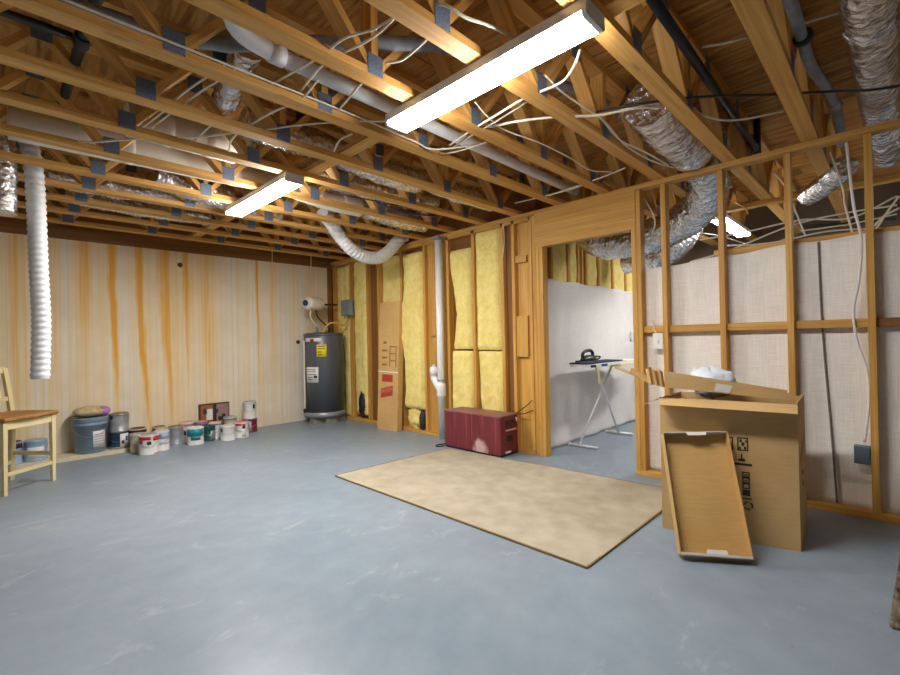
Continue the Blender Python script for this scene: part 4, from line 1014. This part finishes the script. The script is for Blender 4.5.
# ------------------------------------------------------------------ paint cans and buckets
def band(par, c, r, z0, z1, a0, a1, mat, name='label_band'):
    m = MB(); ns = max(6, int((a1-a0)/.15))
    m.sheet(lambda u, v: (c[0]+r*math.cos(a0+(a1-a0)*u), c[1]+r*math.sin(a0+(a1-a0)*u), c[2]+z0+(z1-z0)*v), ns, 1)
    return m.build(name, mat, par, solid=.001)
def can(x, y, z, r, h, body, lid, label, bands=(), bail=True, group='paint cans by the stained wall', name='paint_can', cat='paint can'):
    t = thing(name, label, cat, (x, y, z), group); r *= .97
    MB().lathe([(r*.965, 0), (r, .003), (r, .01), (r*.972, .013), (r*.972, h-.014), (r, h-.011), (r, h-.002), (r*.96, h)], (x, y, z), seg=28).build('body', body, t)
    MB().lathe([(r*.90, h-.0015), (r*.90, h+.004), (r*.80, h+.005), (r*.78, h+.0005)], (x, y, z), seg=28).build('lid', lid, t)
    f = math.atan2(-y, -x)
    for (a0, a1, v0, v1, mat) in bands:
        band(t, (x, y, z), r*.985, h*v0, h*v1, f+d_(a0), f+d_(a1), mat)
    if bail:
        pts = []
        for k in range(9):
            a = f+d_(-92)+d_(184)*k/8; pts.append((x+r*1.04*math.cos(a), y+r*1.04*math.sin(a), z+h*(.86-.42*math.sin(math.pi*k/8))))
        MB().tube(pts, .002, 5, 0, 3).build('bail_handle', 'bare_metal', t)
    return t
ALL = (-180, 180)
can(.135, 6.20, .04, .095, .215, 'can_lightblue', 'can_plum', 'pale blue can with plum lid under the chair, left one', ((-180, 180, .72, 1.0, 'can_plum'), (-30, 30, .3, .6, 'label_white')), name='paint_pail', cat='paint pail')
can(.325, 6.22, .04, .095, .205, 'can_lightblue', 'can_silver', 'pale blue can with silver lid under the chair, right one', ((-45, 45, .15, .7, 'label_white'),), name='paint_pail', cat='paint pail')
# bucket
bx, by, bz = .765, 6.235, .04
bk = thing('bucket', 'blue grey plastic bucket with a label beside the chair', 'bucket', (bx, by, bz))
MB().lathe([(.132, 0), (.135, .004), (.148, .29), (.155, .292), (.156, .315), (.150, .318), (.151, .335), (.158, .337), (.158, .352), (.153, .355)], (bx, by, bz), seg=40).build('body', 'bucket_blue', bk)
MB().lathe([(.156, .353), (.163, .356), (.163, .372), (.16, .378)], (bx, by, bz), seg=40).build('lid', 'bucket_blue', bk)
fb_ = math.atan2(-by, -bx)
lb = band(bk, (bx, by, bz), .1465, .05, .235, fb_+d_(8), fb_+d_(58), 'label_white', 'paper_label')
for k in range(6): band(lb, (bx, by, bz), .149, .07+k*.025, .078+k*.025, fb_+d_(14), fb_+d_(50), 'can_silver', 'text_line')
pts = [(bx+.16*math.cos(fb_+d_(-80+160*k/8)), by+.16*math.sin(fb_+d_(-80+160*k/8)), bz+.30-.12*math.sin(math.pi*k/8)) for k in range(9)]
MB().tube(pts, .003, 6, 0, 3).build('bail_handle', 'bare_metal', bk)
def lump(d): return 1+.10*noise.noise(d*2.5+V((3, 1, 8)))+.03*noise.noise(d*8)
pg = tag(MB().ball((bx+.0, by-.01, bz+.436), .155, .15, .055, 32, 16, fn=lump).build('grout_bag', 'bag_paper'), 'lumpy tan paper bag lying on the bucket lid', 'bag')
MB().ball((bx+.105, by-.05, bz+.434), .065, .08, .052, 20, 12, fn=lump).build('purple_end', 'bag_purple', pg)
can(1.017, 6.229, 0.040, 0.099, 0.177, 'can_navy', 'lid_gold', 'navy labelled paint can, lower of the two stacked by the bucket', ((5, 62, .12, .92, 'label_white'), (14, 30, .3, .5, 'can_navy'), (38, 54, .45, .75, 'can_navy'), (-180, 180, 0, .1, 'can_cream')))
can(1.020, 6.229, 0.223, 0.095, 0.200, 'can_silver', 'lid_gold', 'plain grey paint can stacked on the navy labelled can', ((-180, 180, .9, 1.0, 'lid_gold'), (-60, -38, .72, .95, 'can_navy')))
can(1.186, 6.200, 0.000, 0.089, 0.233, 'can_cream', 'lid_rust', 'rusty lidded can at the back between the stacked cans and red banded can', ((-180, 180, .82, 1.0, 'lid_rust'),))
can(1.150, 5.997, 0.000, 0.077, 0.204, 'can_cream', 'can_silver', 'dull cream can half hidden left of the red banded can', ())
can(1.212, 5.800, 0.000, 0.099, 0.210, 'can_white', 'can_silver', 'white can with a red band and black dot, front of the row', ((-70, 10, .78, .96, 'can_red'), (24, 75, .72, .97, 'can_red'), (-70, -38, .60, .80, 'can_red'), (-12, 12, .54, .70, 'print_dark'), (25, 80, .02, .09, 'can_red')))
can(1.350, 5.894, 0.000, 0.081, 0.217, 'can_white', 'can_cream', 'white can with pale blue label right of the red banded can', ((-60, 70, .62, .92, 'can_lightblue'), (-24, 2, .70, .86, 'can_purple'), (-60, 70, .35, .42, 'can_lightblue')))
can(1.402, 6.220, 0.000, 0.073, 0.217, 'can_cream', 'lid_gold', 'cream can with a gold lid against the wall behind the pale blue labelled can', ((-55, -28, .74, .92, 'print_dark'),))
can(1.550, 6.128, 0.000, 0.087, 0.208, 'can_silver', 'lid_gold', 'plain silver can with a gold lid in the middle of the row', ())
can(1.670, 6.096, 0.000, 0.056, 0.176, 'can_white', 'can_pink', 'narrow white can behind the teal pail, left side', ((-50, -15, .55, .85, 'can_navy'),), False)
can(1.703, 6.270, 0.000, 0.089, 0.220, 'can_white', 'can_pink', 'can with a dusty pink lid standing behind the teal pail', ((-180, 180, .84, 1.0, 'can_pink'),), False)
can(1.704, 5.918, 0.000, 0.091, 0.199, 'can_white', 'can_white', 'white pail with a bold teal label', ((-78, 62, .52, .95, 'can_teal'), (-34, 36, .30, .56, 'can_teal')))
can(1.862, 6.260, 0.000, 0.081, 0.205, 'can_purple', 'can_pink', 'can with a mauve lid just behind the dark green can', ((-180, 180, .86, 1.0, 'can_pink'),), False)
can(1.883, 6.019, 0.000, 0.074, 0.173, 'can_green', 'can_green', 'dark green can with a pale label right of the teal pail', ((14, 62, .08, .72, 'can_silver'),))
can(1.965, 6.064, 0.000, 0.072, 0.201, 'can_white', 'can_cream', 'white can between the dark green can and the plain white can', ((-70, 70, .88, 1.0, 'can_purple'),))
can(2.211, 6.240, 0.000, 0.083, 0.220, 'can_cream', 'can_silver', 'cream can with a silver lid near the wall behind the plain white can', ((-180, 180, .86, 1.0, 'can_silver'),), False)
can(2.042, 5.844, 0.000, 0.087, 0.180, 'can_white', 'can_cream', 'plain white can with a cream lid, right part of the row', ((-64, -44, .62, .82, 'print_dark'),))
can(2.228, 5.896, 0.000, 0.085, 0.191, 'can_white', 'lid_salmon', 'white can with a salmon lid and red patches', ((-60, 0, .80, .98, 'can_red'), (4, 30, .60, .90, 'can_crimson'), (0, 40, .08, .6, 'label_white')))
can(2.447, 6.173, 0.000, 0.085, 0.169, 'can_crimson', 'can_purple', 'crimson can at the right end, lower of its stack', ((-58, 8, .05, .86, 'can_silver'), (-180, 180, .9, 1.0, 'can_purple')))
can(2.437, 6.173, 0.175, 0.085, 0.225, 'can_white', 'can_silver', 'white can on top of the crimson can at the right end', ((30, 52, .62, .86, 'print_dark'), (-180, 180, .93, 1.0, 'can_silver')))
# picture cartons standing behind the cans
def pcarton(x0, x1, label, face, marks):
    t = thing('tile_carton', label, 'carton', ((x0+x1)/2, 6.36, 0))
    MB().box(x0, x1, 6.338, 6.395, 0, .405).build('carton_body', 'carton_dark', t, bevel=.002)
    MB().box(x0+.012, x1-.012, 6.3365, 6.339, .05, .392).build('face_print', face, t)
    for (a, b, c, d, mt) in marks: MB().box(x0+a, x0+b, 6.335, 6.337, c, d).build('picture_block', mt, t)
pcarton(1.879, 2.060, 'dark carton with a white picture standing behind the green can', 'carton_rust', ((.075, .15, .2, .34, 'label_white'), (.04, .085, .28, .345, 'print_dark'), (.155, .18, .1, .39, 'carton_dark')))
pcarton(2.066, 2.239, 'dark carton with a mauve face, right of the pair behind the cans', 'carton_mauve', ((.03, .09, .18, .23, 'print_dark'), (.08, .12, .22, .26, 'print_dark'), (.0, .03, .28, .33, 'print_dark')))

# ------------------------------------------------------------------ woven mat at the right edge
wm = MB(); q0 = V((2.43, .052, 0)); 
P = [V((2.465, .040, .0)), V((2.50, -.30, .0)), V((3.05, -.30, 0)), V((3.10, .012, 0)), V((2.555, .012, .185)), V((2.58, -.28, .185)), V((3.02, -.28, .185)), V((3.06, -.004, .185))]
wm.hexa(P); wo = wm.build('woven_mat', 'dark_weave', bevel=.012); tag(wo, 'dark brown woven mat bundle at the right edge of the floor', 'mat')

# ------------------------------------------------------------------ camera, world, render look
cam = bpy.data.cameras.new('camera'); co = bpy.data.objects.new('camera', cam); COL.objects.link(co)
cam.sensor_fit = 'HORIZONTAL'; cam.sensor_width = 36; cam.lens = FPX/900*36; cam.clip_start = .02
mat = Matrix((( _R.x, _U.x, -_F.x, EYE.x), (_R.y, _U.y, -_F.y, EYE.y), (_R.z, _U.z, -_F.z, EYE.z), (0, 0, 0, 1)))
co.matrix_world = mat; S.camera = co
w = bpy.data.worlds.new('world'); S.world = w; w.use_nodes = True
w.node_tree.nodes['Background'].inputs[0].default_value = (.8, .85, 1, 1); w.node_tree.nodes['Background'].inputs[1].default_value = .0
S.view_settings.view_transform = 'Standard'; S.view_settings.look = 'None'; S.view_settings.gamma = 1; S.view_settings.use_curve_mapping = False
S.view_settings.exposure = 2.7
